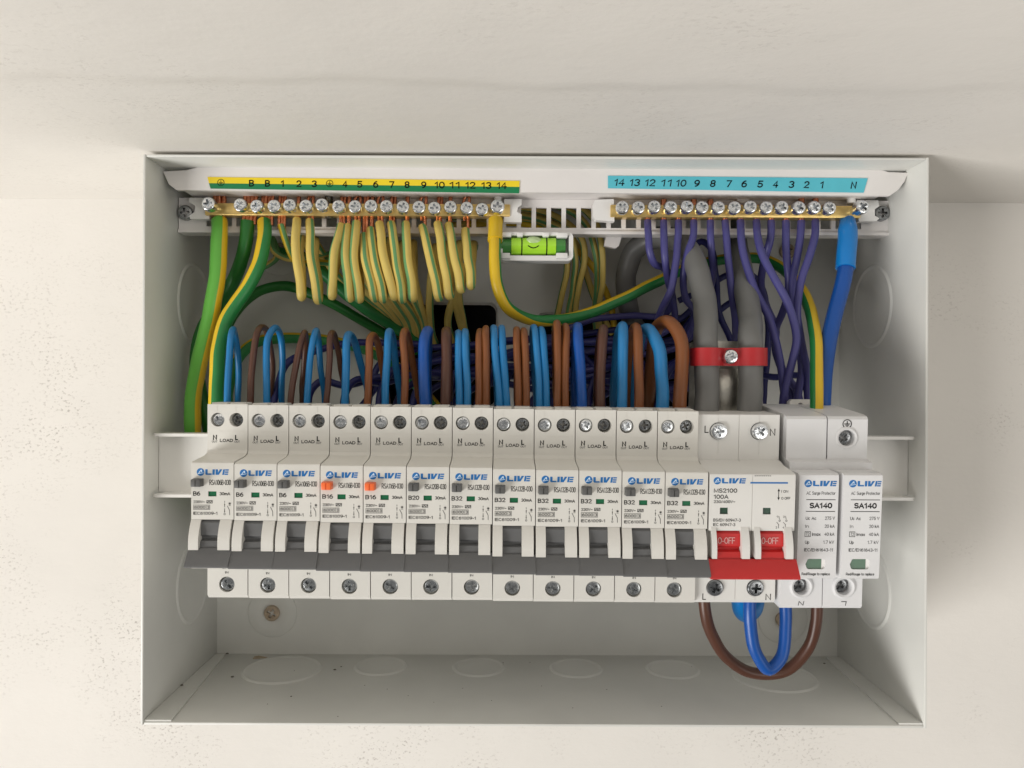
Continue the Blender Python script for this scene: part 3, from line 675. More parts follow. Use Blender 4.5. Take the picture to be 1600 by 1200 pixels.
for k, (a, b) in enumerate(((-.9, 17.3), (17.9, 35.7))):
    bm = bmesh.new(); prism_x(bm, [(5.2, .1), (4.2, -.6), (4.0, -2), (4.0, -43), (4.2, -44.6), (5, -45.2), (21, -45.2), (21, .1)], a, b); bevel(bm, .5, 3, 25)
    vv = [v for v in bm.verts if v.co.x < a+.9 and v.co.y < 8]
    for v in vv: v.co.x += 1.0*(1-(v.co.y-4)/4)+.6
    c = bmesh.new()
    prism_y(c, [(a+5.2+x, -38.7+z) for x, z in ((0, 0), (.9, 2.1), (1.5, 2.3), (7.4, 2.3), (8.4, 1.6), (8.6, 0), (8.2, -1.7), (7.4, -2.2), (1.4, -2.2), (.6, -1.8))], 0, 5.2)
    bm = boolean(bm, c)
    ct = dpart('cartridge', to_mesh(bm, 'cartridge', 'surge_body', 30), sp)
    bm = bmesh.new(); box(bm, a+5.0, a+12.2, 4.75, 5.6, -41.1, -36.2); obj('status_window', to_mesh(bm, 'status_window', 'surge_green'), ct)
    bm = bmesh.new(); box(bm, a+12.21, a+13.8, 4.9, 5.6, -41.1, -36.2); obj('window_edge', to_mesh(bm, 'window_edge', 'clip_plastic'), ct)
    obj('emblem', logo_mesh(a+3.7, 13.6, -4.1, 2.3, 3.94), ct)
    bm = bmesh.new(); y = 3.94; q = a+4.6; e = a+17.0
    text(bm, 'AC Surge Protector', q+.1, e-.1, -8.9, -7.5, y, .012)
    line(bm, q+.1, -11.0, e, -11.0, .28, y); line(bm, q+.1, -16.0, e, -16.0, .28, y)
    text(bm, 'SA140', q+1.6, e-1.3, -14.7, -12.3, y, .028)
    for n_, (l, rr, w1, w2) in enumerate((('Uc Ac', '275 V', 4.4, 4.2), ('In', '20 kA', 1.4, 4.2), ('Imax', '40 kA', 3.6, 4.2), ('Up', '1.7 kV', 1.8, 4.6))):
        zc = -18.9-3.42*n_; xo = q+3.0 if l == 'Imax' else q+.1
        text(bm, l, xo, xo+w1, zc-.75, zc+.65, y, .01); text(bm, rr, e-w2, e, zc-.7, zc+.7, y, .01)
        if l == 'Imax': frame(bm, q-.1, q+2.4, zc-1.15, zc+1.15, .2, y); text(bm, 'T2', q+.4, q+1.9, zc-.7, zc+.7, y)
    text(bm, 'IEC/EN61643-11', q-.1, e-.4, -33.2, -31.8, y, .012)
    text(bm, 'Red/Rouge to replace', q-.9, e-1.3, -43.5, -42.3, y, .03)
    obj('printed_legend', to_mesh(bm, 'printed_legend', 'ink'), ct)
for k, (a, b) in enumerate(((-1.0, 17.4), (17.8, 35.2))):      # lower terminal blocks
    bm = bmesh.new(); prism_x(bm, [(18.0, -45.4), (17.5, -61.5), (18.6, -62.8), (58, -62.8), (58, -45.4)], a, b); bevel(bm, .5, 3, 25)
    c = bmesh.new(); lathe_y(c, [(0, 10), (3.5, 10), (3.5, 24.5), (0, 24.5)], a+9.2, -53.0, 32)
    dpart('lower_terminal', to_mesh(boolean(bm, c), 'lower_terminal', 'surge_body', 30), sp)
    bm = bmesh.new(); lathe_y(bm, [(3.6, 18.2), (3.6, 17.3), (4.4, 16.9), (5.2, 17.3), (5.3, 18.2)], a+9.2, -53.0, 40); dpart('screw_collar', to_mesh(bm, 'screw_collar', 'surge_body', 50), sp)
    s = dpart('terminal_screw', SCR_L, sp, (a+8.6, 22.3, -53.0), (.05, .4, -.12)); s.scale = (1.2, 1, 1.2)
    bm = bmesh.new(); text(bm, 'N' if k == 0 else 'L', a+7.8, a+10.2, -61.4, -59.4, 17.45, 0, .2, flip=(k == 1)); dpart('printed_legend', to_mesh(bm, 'printed_legend', 'ink'), sp)

# ================================================================== TERMINAL CARRIER, STRIPS AND BRASS BARS
car = empty('terminal_carrier', (15, -62, 80)); tag(car, 'white plastic terminal carrier spanning the top of the box', 'terminal carrier')
def car_part(name, bm, m, sm=30): return child_world(name, to_mesh(bm, name, m, sm), car)
def outline(pts, D): return [(P(u, v, D).x, P(u, v, D).z) for u, v in pts]
bm = bmesh.new()
fas = outline([(255, 268), (291, 266), (308, 261.5), (560, 260.5), (900, 262), (1372, 264), (1388, 269), (1419, 270), (1413, 284), (1403, 297), (1390, 306), (900, 301), (560, 299.5), (276, 297), (264, 288)], 393)
prism_y(bm, fas, CAMY+393, CAMY+395.2); bevel(bm, .5, 2, 25); car_part('fascia', bm, 'carrier')
bm = bmesh.new(); box(bm, XL+T+9, XR-T-9, CAMY+395.3, CAMY+414, 98.6, 99.8); car_part('shelf', bm, 'carrier')
bm = bmesh.new(); yb = CAMY+412.5
xl, xr = P(279.5, 330, 412.5).x, P(1390.5, 330, 412.5).x
z1, zw1, zw0, z0 = 98.5, 94.2, 83.6, 80.8
box(bm, xl, xr, yb, yb+2, zw1, z1); box(bm, xl, xr, yb, yb+2, z0, zw0)
box(bm, xl, xr, yb-1.2, yb+8, z0-.6, z0+.9)
x = P(814, 340, 412.5).x-7.85*63; 
edges = []
while x < xr:
    if x+5.6 > P(335, 340, 412.5).x and x < P(1345, 340, 412.5).x: edges.append(x)
    x += 7.85
prev = xl
for e in edges+[None]:
    a = prev; b = e if e is not None else xr
    box(bm, a, b, yb+.02, yb+1.9, zw0-.01, zw1+.01); prev = (e or 0)+5.6
car_part('slotted_base', bm, 'carrier', None)
def strip(name, quad, D, m):
    bm = bmesh.new(); a = [P(u, v, D) for u, v in quad]
    f = [bm.verts.new(p) for p in a]; b = [bm.verts.new(p+Vector((0, .25, 0))) for p in a]
    bm.faces.new(f); bm.faces.new(b)
    for i in range(4): bm.faces.new((f[i], f[(i+1) % 4], b[(i+1) % 4], b[i]))
    return car_part(name, bm, m, None)
DS = 392.6
strip('earth_label', [(324, 276.5), (812, 282.5), (811.6, 292), (326.5, 286.2)], DS, 'label_yellow')
strip('earth_label', [(326.5, 286.25), (811.6, 292.05), (811, 302), (329, 294.5)], DS, 'label_green')
strip('neutral_label', [(950, 274.5), (1356, 278.5), (1349.5, 301), (950, 294)], DS, 'label_cyan')
def printed(bm, s, u, v, h, w, shear=0):
    p = P(u, v, DS-.12); k = DS/F
    text(bm, s, p.x-w*k/2, p.x+w*k/2, p.z-h*k/2, p.z+h*k/2, p.y, .01, shear)
bm = bmesh.new()
for s, u in (('B', 393), ('B', 418), ('1', 441), ('2', 467), ('3', 491), ('4', 539), ('5', 562), ('6', 587), ('7', 612), ('8', 636), ('9', 662), ('10', 687), ('11', 710), ('12', 735), ('13', 760), ('14', 784)):
    printed(bm, s, u, 286.3+(u-393)*.0095, 10.5, (4.5 if s == '1' else 8) if len(s) == 1 else 15.5)
for u in (345, 515):
    p = P(u, 285.6+(u-393)*.0095, DS-.12); earth_symbol(bm, p.x, p.z, 1.75, p.y, .26)
car_part('label_numbers', bm, 'ink', None)
bm = bmesh.new()
for s, u in (('14', 968), ('13', 992), ('12', 1016), ('11', 1041), ('10', 1064.5), ('9', 1089), ('8', 1114), ('7', 1139), ('6', 1163), ('5', 1188), ('4', 1212), ('3', 1237), ('2', 1260.5), ('1', 1284), ('N', 1334)):
    printed(bm, s, u-1, 285+(u-968)*.012, 11, (5 if s == '1' else 8.5) if len(s) == 1 else 16, .18)
car_part('label_numbers', bm, 'ink', None)
# white clips that hold the ends of the bars
def clip(pts, D, th=4.5):
    bm = bmesh.new(); prism_y(bm, outline(pts, D), CAMY+D, CAMY+D+th); bevel(bm, .4, 2, 25); return car_part('bar_clip', bm, 'clip_plastic')
clip([(296, 309), (326, 309), (327, 342), (297, 342), (296, 337), (304, 331), (305, 322), (299, 318), (295, 316)], 407)
clip([(788, 311), (815, 311), (815, 320), (809, 324), (808, 331), (815, 335), (815, 347), (787, 347)], 406)
clip([(930, 312), (959, 311), (960, 346), (931, 344), (926, 337), (927, 318)], 406)
clip([(1340, 313), (1372, 313), (1374, 322), (1367, 327), (1367, 337), (1374, 341), (1370, 345), (1342, 346)], 407)
for u, v in ((290.5, 333), (1377, 334)):
    p = P(u, v, 411.5)
    s = child_world('fixing_screw', None, car) if False else obj('fixing_screw', SCR_FIX, car, p-Vector((15, -62, 80)), rnd_rot(3))
bm = bmesh.new(); lathe_y(bm, [(0, 0), (3.6, 0), (3.6, -.9), (0, -1.1)], 0, 0, 24)
p = P(1160, 307, 411); bmesh.ops.translate(bm, vec=p, verts=bm.verts); car_part('moulding_boss', bm, 'carrier')
bm = bmesh.new(); q0, q1 = P(946, 366, 420), P(975, 366, 420)
prism_y(bm, outline([(948, 362), (974, 362), (967, 384), (962, 388), (944, 384)], 420), CAMY+420, CAMY+423); car_part('moulding_tab', bm, 'carrier')

def bar_thing(name, label, u0, u1, DB=405.0):
    e = empty(name, ((P(u0, 328, DB).x+P(u1, 328, DB).x)/2, CAMY+DB+4, 87)); tag(e, label, 'terminal bar', 'brass terminal bars')
    bm = bmesh.new(); box(bm, P(u0, 328, DB).x, P(u1, 328, DB).x, CAMY+DB, CAMY+DB+7.2, 87.9, 94.2); bevel(bm, .45, 2)
    child_world('bar', to_mesh(bm, 'bar', 'brass', 30), e); return e
eb = bar_thing('earth_bar', 'brass earth terminal bar under the yellow and green label strip', 320, 797)
nb = bar_thing('neutral_bar', 'brass neutral terminal bar under the cyan label strip', 954, 1345)
ES = [(329, 321), (378, 322), (404, 324), (430, 324), (454.5, 323), (480, 324), (504.5, 322), (531, 324.5), (556, 324.5), (580.5, 324), (605, 324.5), (630, 325.5), (655, 325.5), (679.5, 327), (704.5, 325.5), (729, 327), (753.5, 328.5), (777, 325)]
NSC = [(972, 326), (996, 326), (1021, 325), (1046, 325.5), (1071.5, 325), (1095, 326), (1120, 326), (1146, 326), (1170.5, 325), (1195, 326), (1219, 325.5), (1245, 326), (1269, 325.5), (1293, 327), (1342, 326)]
for bar_, lst in ((eb, ES), (nb, NSC)):
    for u, v in lst:
        p = P(u, v, 401.0-random.uniform(0, .8)); L0 = bar_.location/S
        s = obj('terminal_screw', SCR_BAR, bar_, p-L0, rnd_rot(4)); 
        if u in (329, 777, 1342): s.scale = (1.08, 1.3, 1.08)
# threaded stud and nut on the bars
for bar_, u, v0, v1, r in ((eb, 514, 298, 342, 2.1), (eb, 778, 307, 318, 2.0), (nb, 1330, 311, 318, 2.2)):
    a, b = P(u, v0, 409), P(u, v1, 409); pts = []; n = int((a.z-b.z)/.35)
    path = [a.lerp(b, k/n) for k in range(n+1)]
    me = tube(path, lambda t, n=n, r=r: r*(1+.07*math.cos(t*n*math.pi)), 'zinc_dull' if u == 514 else 'clip_plastic', n=16, smooth=False); me.name = 'stud'
    child_world('stud', me, bar_)

# ================================================================== SPIRIT LEVEL
lv = empty('spirit_level', (P(839, 405, 404).x, CAMY+410, P(839, 405, 404).z)); tag(lv, 'small bright green spirit level vial in white frame under the carrier', 'spirit level')
def lev(name, bm, m, sm=30): return child_world(name, to_mesh(bm, name, m, sm), lv)
bm = bmesh.new(); xy = lambda u, v, D=404: (P(u, v, D).x, P(u, v, D).z)
x0_, zt_ = xy(781, 362.5); x1_, zb_ = xy(895.5, 407.5)
prism_y(bm, rrect(x0_, x1_, zb_, zt_, 2.6), CAMY+404, CAMY+414); bevel(bm, .4, 2, 40)
c = bmesh.new(); box(c, x0_+1.5, x1_-2.2, CAMY+400, CAMY+410.5, zb_+2.6, zt_-1.6)
lev('frame', boolean(bm, c), 'clip_plastic')
zc_ = (zb_+zt_)/2+.6; yv = CAMY+407.6; rv = 4.5
def xcyl(bm, xa, xb, r, n=24):
    a = [bm.verts.new((xa, yv+r*math.cos(2*math.pi*k/n), zc_+r*math.sin(2*math.pi*k/n))) for k in range(n)]
    b = [bm.verts.new((xb, yv+r*math.cos(2*math.pi*k/n), zc_+r*math.sin(2*math.pi*k/n))) for k in range(n)]
    bm.faces.new(a); bm.faces.new(b[::-1])
    for k in range(n): bm.faces.new((a[k], a[(k+1) % n], b[(k+1) % n], b[k]))
X = lambda u: P(u, 383, 403).x
bm = bmesh.new(); xcyl(bm, X(799), X(869), rv); vial = lev('vial', bm, 'vial_green', 40)
for a, b in ((783, 799), (869, 884)):
    bm = bmesh.new(); xcyl(bm, X(a), X(b)-.02, rv-.45); lev('vial_cap', bm, 'vial_dark', 40)
for u in (815.5, 854.5):
    bm = bmesh.new(); xcyl(bm, X(u)-.28, X(u)+.28, rv+.12, 32); lev('level_mark', bm, 'ink', 40)
bm = bmesh.new(); bmesh.ops.create_uvsphere(bm, u_segments=24, v_segments=14, radius=1)
bc = Vector((X(834), yv-2.2, zc_+2.3))
for v in bm.verts: v.co = Vector((bc.x+v.co.x*4.4, bc.y+v.co.y*2.6, bc.z+v.co.z*2.5))
lev('bubble', bm, 'vial_bubble', 60)
bm = bmesh.new(); n = 10
cr = [(X(825)+(X(842)-X(825))*k/n, zc_-.35-1.15*math.sin(math.pi*k/n)) for k in range(n+1)]
path = [Vector((x, yv-math.sqrt(max(.1, (rv+.02)**2-(z-zc_)**2)), z)) for x, z in cr]; bm.free()
me = tube(path, .26, 'ink', n=8, smooth=False); child_world('bubble_mark', me, lv)
for u0, v0, u1, v1 in ((783, 363.5, 799, 370), (808, 363, 817, 369.5), (848, 363, 858, 369.5), (870, 363.5, 887, 371), (869, 395, 887, 404), (783, 395, 797, 404)):
    bm = bmesh.new(); a, b = xy(u0, v1, 402.5), xy(u1, v0, 402.5); box(bm, a[0], b[0], CAMY+402.4, CAMY+407, a[1], b[1]); bevel(bm, .35, 2); lev('retaining_tab', bm, 'clip_plastic')

# ================================================================== WIRES
def wire(name, label, cat, group, pts, r, mats, stripes=(), twist=0, core=None, n=14):
    P3 = [P(*p) if not isinstance(p, Vector) else p for p in pts]
    o = place_top(name, tube(P3, r, mats, stripes, n=n, twist=twist)); tag(o, label, cat, group)
    if core: child_world('copper_core', core, o)
    return o
def cu(pts, r=1.2, loop=False, many=1):
    """bare conductor end(s) that come through the brass bar"""
    bm = bmesh.new(); bm.free()
    if many == 1:
        return tube([P(*p) for p in pts], r, 'copper', n=10)
    out = bmesh.new()
    for k in range(many):
        o = Vector(((k-(many-1)/2)*r*1.7, random.uniform(-.6, .6), random.uniform(-.5, .5)))
        me = tube([P(*p)+o for p in pts], r, 'copper', n=8); out.from_mesh(me); bpy.data.meshes.remove(me)
    me = bpy.data.meshes.new('copper_core'); out.to_mesh(me); out.free(); me.materials.append(MATS['copper']); me.shade_smooth(); return me
EG = 'green and yellow earth wires'
YG = ['pv_yellow', 'pv_green']
# three thick earths on the left
wire('earth_wire', 'thickest green and yellow earth wire, leftmost, running down to the rail', 'wire', EG,
     [(343, 346, 409), (343, 370, 403), (342, 400, 400), (339, 440, 398), (331, 482, 398), (319, 532, 400), (308, 582, 402), (302, 632, 404), (301, 676, 405), (306, 730, 410), (330, 790, 430)],
     4.15, ['pv_yellow', 'pv_brightgreen'], [(-38, 178)], core=cu([(343, 306, 409), (343, 350, 409)], 1.3, many=3))
wire('earth_wire', 'dark green earth wire passing behind the two thick ones at the far left', 'wire', EG,
     [(387, 346, 409), (384, 380, 408), (371, 425, 412), (347, 468, 418), (318, 512, 419), (307, 560, 417), (314, 615, 415), (326, 665, 414), (334, 720, 420)],
     3.5, ['pv_darkgreen', 'pv_yellow'], [(150, 210)], core=cu([(392, 305, 409), (389, 350, 409)], 1.1, many=4))
wire('earth_wire', 'earth wire with broad yellow stripe, sweeping left from the third bar screw', 'wire', EG,
     [(413, 347, 409), (413, 375, 402), (405, 410, 398), (390, 443, 396), (368, 474, 394), (351, 506, 391), (342, 545, 387), (338, 590, 384), (337, 640, 382), (337, 680, 385)],
     3.55, ['pv_green', 'pv_yellow'], [(-20, 105)], twist=32, core=cu([(419, 306, 409), (417, 352, 409)], 1.0, many=4))
# green cables crossing the back
wire('earth_wire', 'dark green earth cable arching over the back panel into the cable slot', 'wire', EG,
     [(345, 700, 440), (343, 590, 448), (352, 520, 452), (374, 481, 452), (402, 457, 450), (435, 447, 448), (463, 450, 446), (505, 467, 447), (540, 486, 452), (580, 510, 460), (622, 535, 472), (650, 548, 488)],
     2.85, ['pv_darkgreen', 'pv_yellow'], [(160, 200)])  # shadow over this arch is put into its dark green
wire('earth_wire', 'green earth cable emerging behind the hanging loops and dropping into the slot', 'wire', EG,
     [(430, 395, 440), (470, 402, 440), (510, 430, 444), (550, 466, 448), (590, 494, 455), (625, 516, 465), (660, 535, 480)], 3.5, ['pv_green', 'pv_yellow'], [(170, 200)])
wire('earth_wire', 'low earth cable with yellow upper side, arching behind the leftmost breaker wires', 'wire', EG,
     [(352, 690, 440), (358, 600, 452), (375, 556, 456), (398, 536, 458), (440, 528, 460), (490, 529, 460), (540, 538, 460), (585, 552, 460), (640, 590, 455), (700, 660, 450)], 3.2, ['pv_green', 'pv_yellow'], [(-125, -10)])
wire('earth_wire', 'thin yellow earth wire looping behind the bar below its first screws', 'wire', EG,
     [(395, 425, 440), (420, 412, 440), (434, 398, 434), (425, 372, 432), (428, 392, 428), (445, 403, 430), (475, 406, 434), (520, 396, 440), (560, 385, 444)], 1.7, ['pale_green', 'pale_yellow'], [(-120, 10)])
# hanging loops under the earth bar
LO = [  # (top u, v), (mid u, v), (bottom u, v), stripe centre, slot u
 ((464, 344), (462, 390), (471, 464), 150, 606), ((484, 346), (485, 400), (497, 470), -55, 612),
 ((533, 353), (522, 396), (519, 463), 48, 618), ((543, 354), (539, 400), (546, 466), 44, 622), ((557, 349), (553, 400), (561, 468), 40, 630),
 ((569, 368), (571, 405), (584, 466), -12, 636), ((579, 359), (585, 405), (598, 468), -25, 650), ((593, 350), (599, 400), (616, 464), 150, 644), ((611, 350), (619, 405), (628, 468), -8, 661),
 ((634, 350), (637, 405), (645, 466), 45, 664), ((660, 355), (673, 410), (685, 465), -38, 672), ((684, 350), (692, 405), (702, 463), -66, 719), ((701, 352), (710, 405), (720, 452), -62, 723), ((727, 360), (731, 405), (736, 447), -52, 700)]
for k, (a, m_, b, st, su) in enumerate(LO):
    r = 2.25
    hw = 15
    pts = [(a[0], a[1], 408), (a[0]+(m_[0]-a[0])*.35, a[1]+16, 402), (m_[0], m_[1], 397), (b[0]-(b[0]-m_[0])*.30, b[1]-24, 395.5), (b[0]-.5, b[1]-3.5, 396), (b[0]+.6, b[1], 398.4), (b[0]+1.2, b[1]-3.5, 400.8),
           (b[0]+1, b[1]-30, 408), (m_[0]+6, m_[1]+5, 413), (m_[0]+8, m_[1]-22, 422), (m_[0]+10, m_[1]-18, 434), (m_[0]*.6+su*.4, 440, 446), (su, 500, 460), (su+6, 530, 480), (su+8, 535, 500)]
    if k % 3 == 0: core = cu([(a[0]+3, 300+8, 409), (a[0]+2, a[1]+2, 408)], 1.1)
    elif k % 3 == 1: core = cu([(a[0]-1, 345, 409), (a[0]-2, 312, 409), (a[0]+2, 305, 408.5), (a[0]+6, 309, 408), (a[0]+5, 322, 408), (a[0]+4, a[1]+4, 408)], .85)
    else: core = cu([(a[0]+4, 307, 409), (a[0]+1, a[1]+4, 408)], .9, many=2)
    wire('earth_wire', f'pale yellow earth wire loop hanging from the bar, {(ORD+["thirteenth", "last"])[k]} loop from the left', 'wire', 'earth loops hanging below the bar',
         pts, r, ['pale_yellow', 'pale_green'], [(st-24, st+24)], core=core)
wire('earth_wire', 'short thin earth wire slanting from screw one behind the first hanging loop', 'wire', EG,
     [(439, 352, 408), (446, 375, 406), (457, 400, 410), (470, 412, 420), (500, 410, 434), (560, 425, 446), (604, 500, 462), (610, 535, 490)], 1.75, ['pv_yellow', 'pale_green'], [(-75, 0)], core=cu([(442, 306, 409), (440, 356, 408)], .8, many=3))
# earths seen through the carrier grid and falling right of the level
GW = [((700, 352, 440), (840, 345, 444), (882, 380, 446), (886, 415, 448), (882, 445, 452), (873, 482, 458), (866, 515, 470)), ((690, 340, 438), (820, 338, 440), (888, 366, 442), (899, 408, 445), (895, 448, 450), (888, 490, 458), (884, 520, 470)),
      ((700, 330, 434), (850, 330, 438), (908, 372, 440), (913, 408, 442), (904, 448, 448), (898, 488, 456), (896, 520, 470)), ((720, 322, 430), (860, 318, 432), (915, 350, 434), (930, 395, 436), (933, 430, 440), (930, 480, 452), (932, 520, 470)),
      ((740, 316, 426), (880, 310, 428), (928, 345, 430), (941, 395, 432), (941, 440, 438), (935, 480, 450), (938, 520, 470)), ((730, 350, 440), (830, 352, 446), (895, 386, 448), (923, 412, 450), (940, 440, 454), (952, 470, 458), (960, 510, 472)),
      ((740, 336, 442), (850, 336, 446), (900, 380, 448), (916, 430, 452), (926, 460, 456), (945, 500, 466), (955, 520, 476))]
for k, pts in enumerate(GW):
    wire('earth_wire', f'thin earth wire behind the carrier right of the level, {["leftmost", "second", "third", "fourth", "rightmost", "slanting orange", "hindmost"][k]} one', 'wire', 'earth bundle beside the spirit level',
         pts, 1.85, ['pale_yellow', 'pale_green'] if k != 5 else ['pv_yellow', 'pv_yellow'], [(20, 75)] if k % 2 else [(60, 140)])
# long green and yellow bond from the bar to the surge protector
yg = wire('earth_wire', 'long bright yellow and green earth wire swooping from the bar to the surge protector', 'wire', EG,
     [(775, 346, 409), (774, 372, 401), (773, 410, 398), (777, 447, 398), (791, 478, 402), (815, 495, 408), (850, 502, 414), (900, 495, 420), (960, 473, 424), (1030, 438, 428), (1080, 417, 436), (1130, 405, 444), (1180, 403, 442), (1215, 415, 434), (1245, 442, 420), (1264, 478, 405), (1273, 520, 390), (1276, 570, 378), (1276, 610, 371), (1276, 660, 368)],
     3.0, YG, [(-165, -38)], twist=lambda t: 102*max(0, min(1, (t-.14)/.2))**2*(3-2*max(0, min(1, (t-.14)/.2))))
a, b = P(774.5, 344, 407.5), P(773.5, 376, 401); me = tube([a, a.lerp(b, .3), a.lerp(b, .7), b], 3.75, 'pv_yellow', n=24); child_world('yellow_sleeve', me, yg)

# neutral wires from the cyan bar
NG = 'violet neutral wires below the brass neutral bar'
NV = 1.85
fly = lambda i: X0+PITCH*i+15.0
def fl(i, j):
    """flying lead from the back of breaker i, running right behind the loops"""
    x = fly(i); u = PU+x*F/405
    vv = [538, 590, 586, 560, 575, 548][j]; dd = [428, 418, 424, 438, 432, 445][j]
    return [(u-12, 690, 405), (u-10, 640, 405), (u-5, 612, 408), (u+12, (vv+600)/2, 412), (u+50, vv+12, dd-4), (u+110, vv-2, dd), (u+220, vv, dd+4)]
NORD = {12:'leftmost',11:'second',10:'third',9:'fourth',8:'fifth',7:'sixth',6:'seventh',5:'eighth',4:'ninth',3:'tenth',2:'eleventh',1:'twelfth'}
NW = [ # number, path from the bar down
 (12, [(1012, 346, 409), (1013, 370, 404), (1014, 390, 403), (1021, 410, 406), (1036, 418, 414), (1050, 440, 430), (1040, 490, 445), (985, 493, 446), (930, 499, 446), (870, 520, 446)]),
 (11, [(1037, 346, 409), (1037, 370, 404), (1038, 395, 402), (1043, 432, 408), (1052, 470, 425), (1050, 510, 440), (1000, 535, 445), (900, 555, 445)]),
 (10, [(1060, 346, 409), (1060, 370, 404), (1056, 405, 401), (1048, 452, 400), (1030, 494, 408), (1018, 530, 425), (960, 570, 440), (860, 585, 440)]),
 (9, [(1084, 346, 409), (1083, 370, 404), (1075, 395, 402), (1068, 432, 404), (1071, 466, 414), (1085, 490, 430), (1060, 540, 445), (950, 560, 448)]),
 (8, [(1110, 346, 409), (1110, 370, 405), (1112, 400, 408), (1113, 436, 420), (1100, 480, 440), (1075, 530, 450), (980, 540, 452)]),
 (7, [(1133, 346, 409), (1135, 375, 404), (1139, 415, 402), (1145, 470, 404), (1149, 510, 412), (1146, 545, 425), (1120, 590, 440), (1040, 610, 445), (900, 600, 445)])]
for j, (num, path) in enumerate(NW):
    wire('neutral_wire', f'{NORD[num]} violet wire from the left under the cyan strip, dropping then turning left', 'wire', NG, path, NV, 'wire_violet', core=cu([(path[0][0], 312 if num in (11, 9, 8) else 322, 409), (path[0][0], 350, 409)], 1.5))
for i in range(12):
    pts = fl(i, i % 6) if i < 8 else fl(i, i % 6)[:5]
    wire('neutral_wire', f'dark navy lead rising behind the {ORD[i]} breaker'+(' from the left' if i else '')+' and bending right', 'wire', 'navy leads behind the breakers', pts, 1.9, 'wire_navy')
NW2 = [
 (6, [(1157, 346, 409), (1158, 372, 403), (1164, 405, 399), (1180, 453, 396), (1201, 496, 394), (1215, 545, 391), (1224, 597, 390), (1226, 640, 392)]),
 (5, [(1182, 346, 409), (1184, 372, 402), (1190, 396, 397), (1208, 433, 392), (1235, 484, 388), (1245, 527, 387), (1237, 569, 387), (1226, 612, 388), (1221, 650, 392)]),
 (4, [(1205, 346, 409), (1204, 370, 406), (1197, 400, 410), (1189, 440, 418), (1196, 475, 424), (1212, 510, 424), (1212, 550, 420), (1230, 600, 412), (1240, 645, 408)]),
 (3, [(1228, 346, 409), (1228, 375, 406), (1230, 415, 406), (1232, 455, 408), (1222, 490, 412), (1212, 520, 416), (1222, 575, 412), (1246, 615, 406), (1250, 650, 404)]),
 (2, [(1252, 346, 409), (1250, 372, 406), (1245, 405, 404), (1239, 440, 404), (1240, 480, 404), (1248, 530, 402), (1252, 580, 400), (1246, 615, 398), (1244, 650, 398)]),
 (1, [(1274, 346, 409), (1273, 370, 403), (1266, 395, 399), (1252, 440, 396), (1246, 482, 396), (1250, 527, 398), (1261, 580, 398), (1263, 620, 398), (1262, 650, 400)])]
for j, (num, path) in enumerate(NW2):
    i = 6+j; u = PU+fly(i)*F/410
    pts = path+[(1215+j*4, 690, 405), (1190, 720, 412)]
    wire('neutral_wire', f'{NORD[num]} violet wire from the left under the cyan strip, running down', 'wire', NG, pts, NV*1.06, 'wire_violet', core=cu([(path[0][0], 310 if num in (2, 1) else 321, 409), (path[0][0], 350, 409)], 1.6))
for k, pts in enumerate(([(1065, 430, 446), (1080, 395, 446), (1096, 378, 440), (1112, 390, 436), (1118, 430, 440), (1124, 490, 448), (1141, 530, 450), (1150, 600, 450), (1150, 680, 440)],
                         [(1060, 470, 452), (1100, 452, 450), (1130, 433, 446), (1160, 425, 450), (1185, 440, 452), (1200, 500, 452), (1195, 600, 450), (1190, 680, 440)],
                         [(1040, 545, 452), (1090, 510, 452), (1120, 488, 450), (1150, 470, 450), (1170, 500, 452), (1175, 600, 452), (1180, 690, 440)],
                         [(1165, 560, 446), (1190, 585, 438), (1210, 590, 432), (1250, 588, 426), (1262, 620, 420), (1262, 680, 415)],
                         [(700, 640, 440), (760, 570, 450), (850, 545, 452), (950, 530, 452), (1050, 530, 450), (1080, 500, 452), (1090, 470, 455)],
                         [(640, 640, 436), (690, 600, 446), (800, 580, 450), (920, 580, 450), (1030, 575, 448), (1085, 540, 452), (1110, 480, 455)],
                         [(560, 640, 440), (610, 585, 448), (720, 545, 452), (840, 530, 454), (960, 515, 454), (1060, 500, 452), (1100, 460, 455)])):
    wire('neutral_wire', ['dark navy wire looping up behind the left grey cable', 'dark navy wire bowing between the two grey cables high up', 'dark navy wire between the grey cables just above the red clamp',
        'dark navy wire crossing low behind the violet pair by the surge protector', 'dark navy wire running along the back between the eighth and twelfth breakers', 'lowest dark navy wire along the back behind the middle breakers', 'dark navy wire rising from the fifth breaker along the back'][k], 'wire', 'navy wires along the back', pts, 1.8, 'wire_navy')
for k in range(9):
    ua = 600+k*42; va = 548+((k*37) % 60); dd = 436+((k*5) % 14)
    wire('neutral_wire', f'dark navy wire among the tangle behind the loops, {ORD[k]} of nine from the left', 'wire', 'navy tangle behind the loops',
         [(ua-30, 690, dd-20), (ua-26, 640, dd-12), (ua-8, va+22, dd-4), (ua+40, va, dd), (ua+130, va-8+((k*13) % 20), dd+4), (min(1078, ua+260), va-16+((k*11) % 26), dd+3), (min(1092, ua+330), va+30, dd+6), (min(1092, ua+345), 680, dd)], 1.85, 'wire_navy')
nt_ = wire('neutral_wire', 'thick blue neutral cable with bright blue sleeve, rightmost on the bar', 'wire', NG,
     [(1324, 346, 409), (1324, 370, 402), (1321, 420, 397), (1313, 460, 394), (1300, 510, 390), (1290, 560, 385), (1286, 610, 382), (1284, 650, 382), (1284, 690, 385)], lambda t: 3.9, 'wire_deepblue')
a = [P(1325, 343, 409), P(1324.5, 352, 405.5), P(1324, 362, 403), P(1323.3, 385, 400), P(1321, 419, 397)]
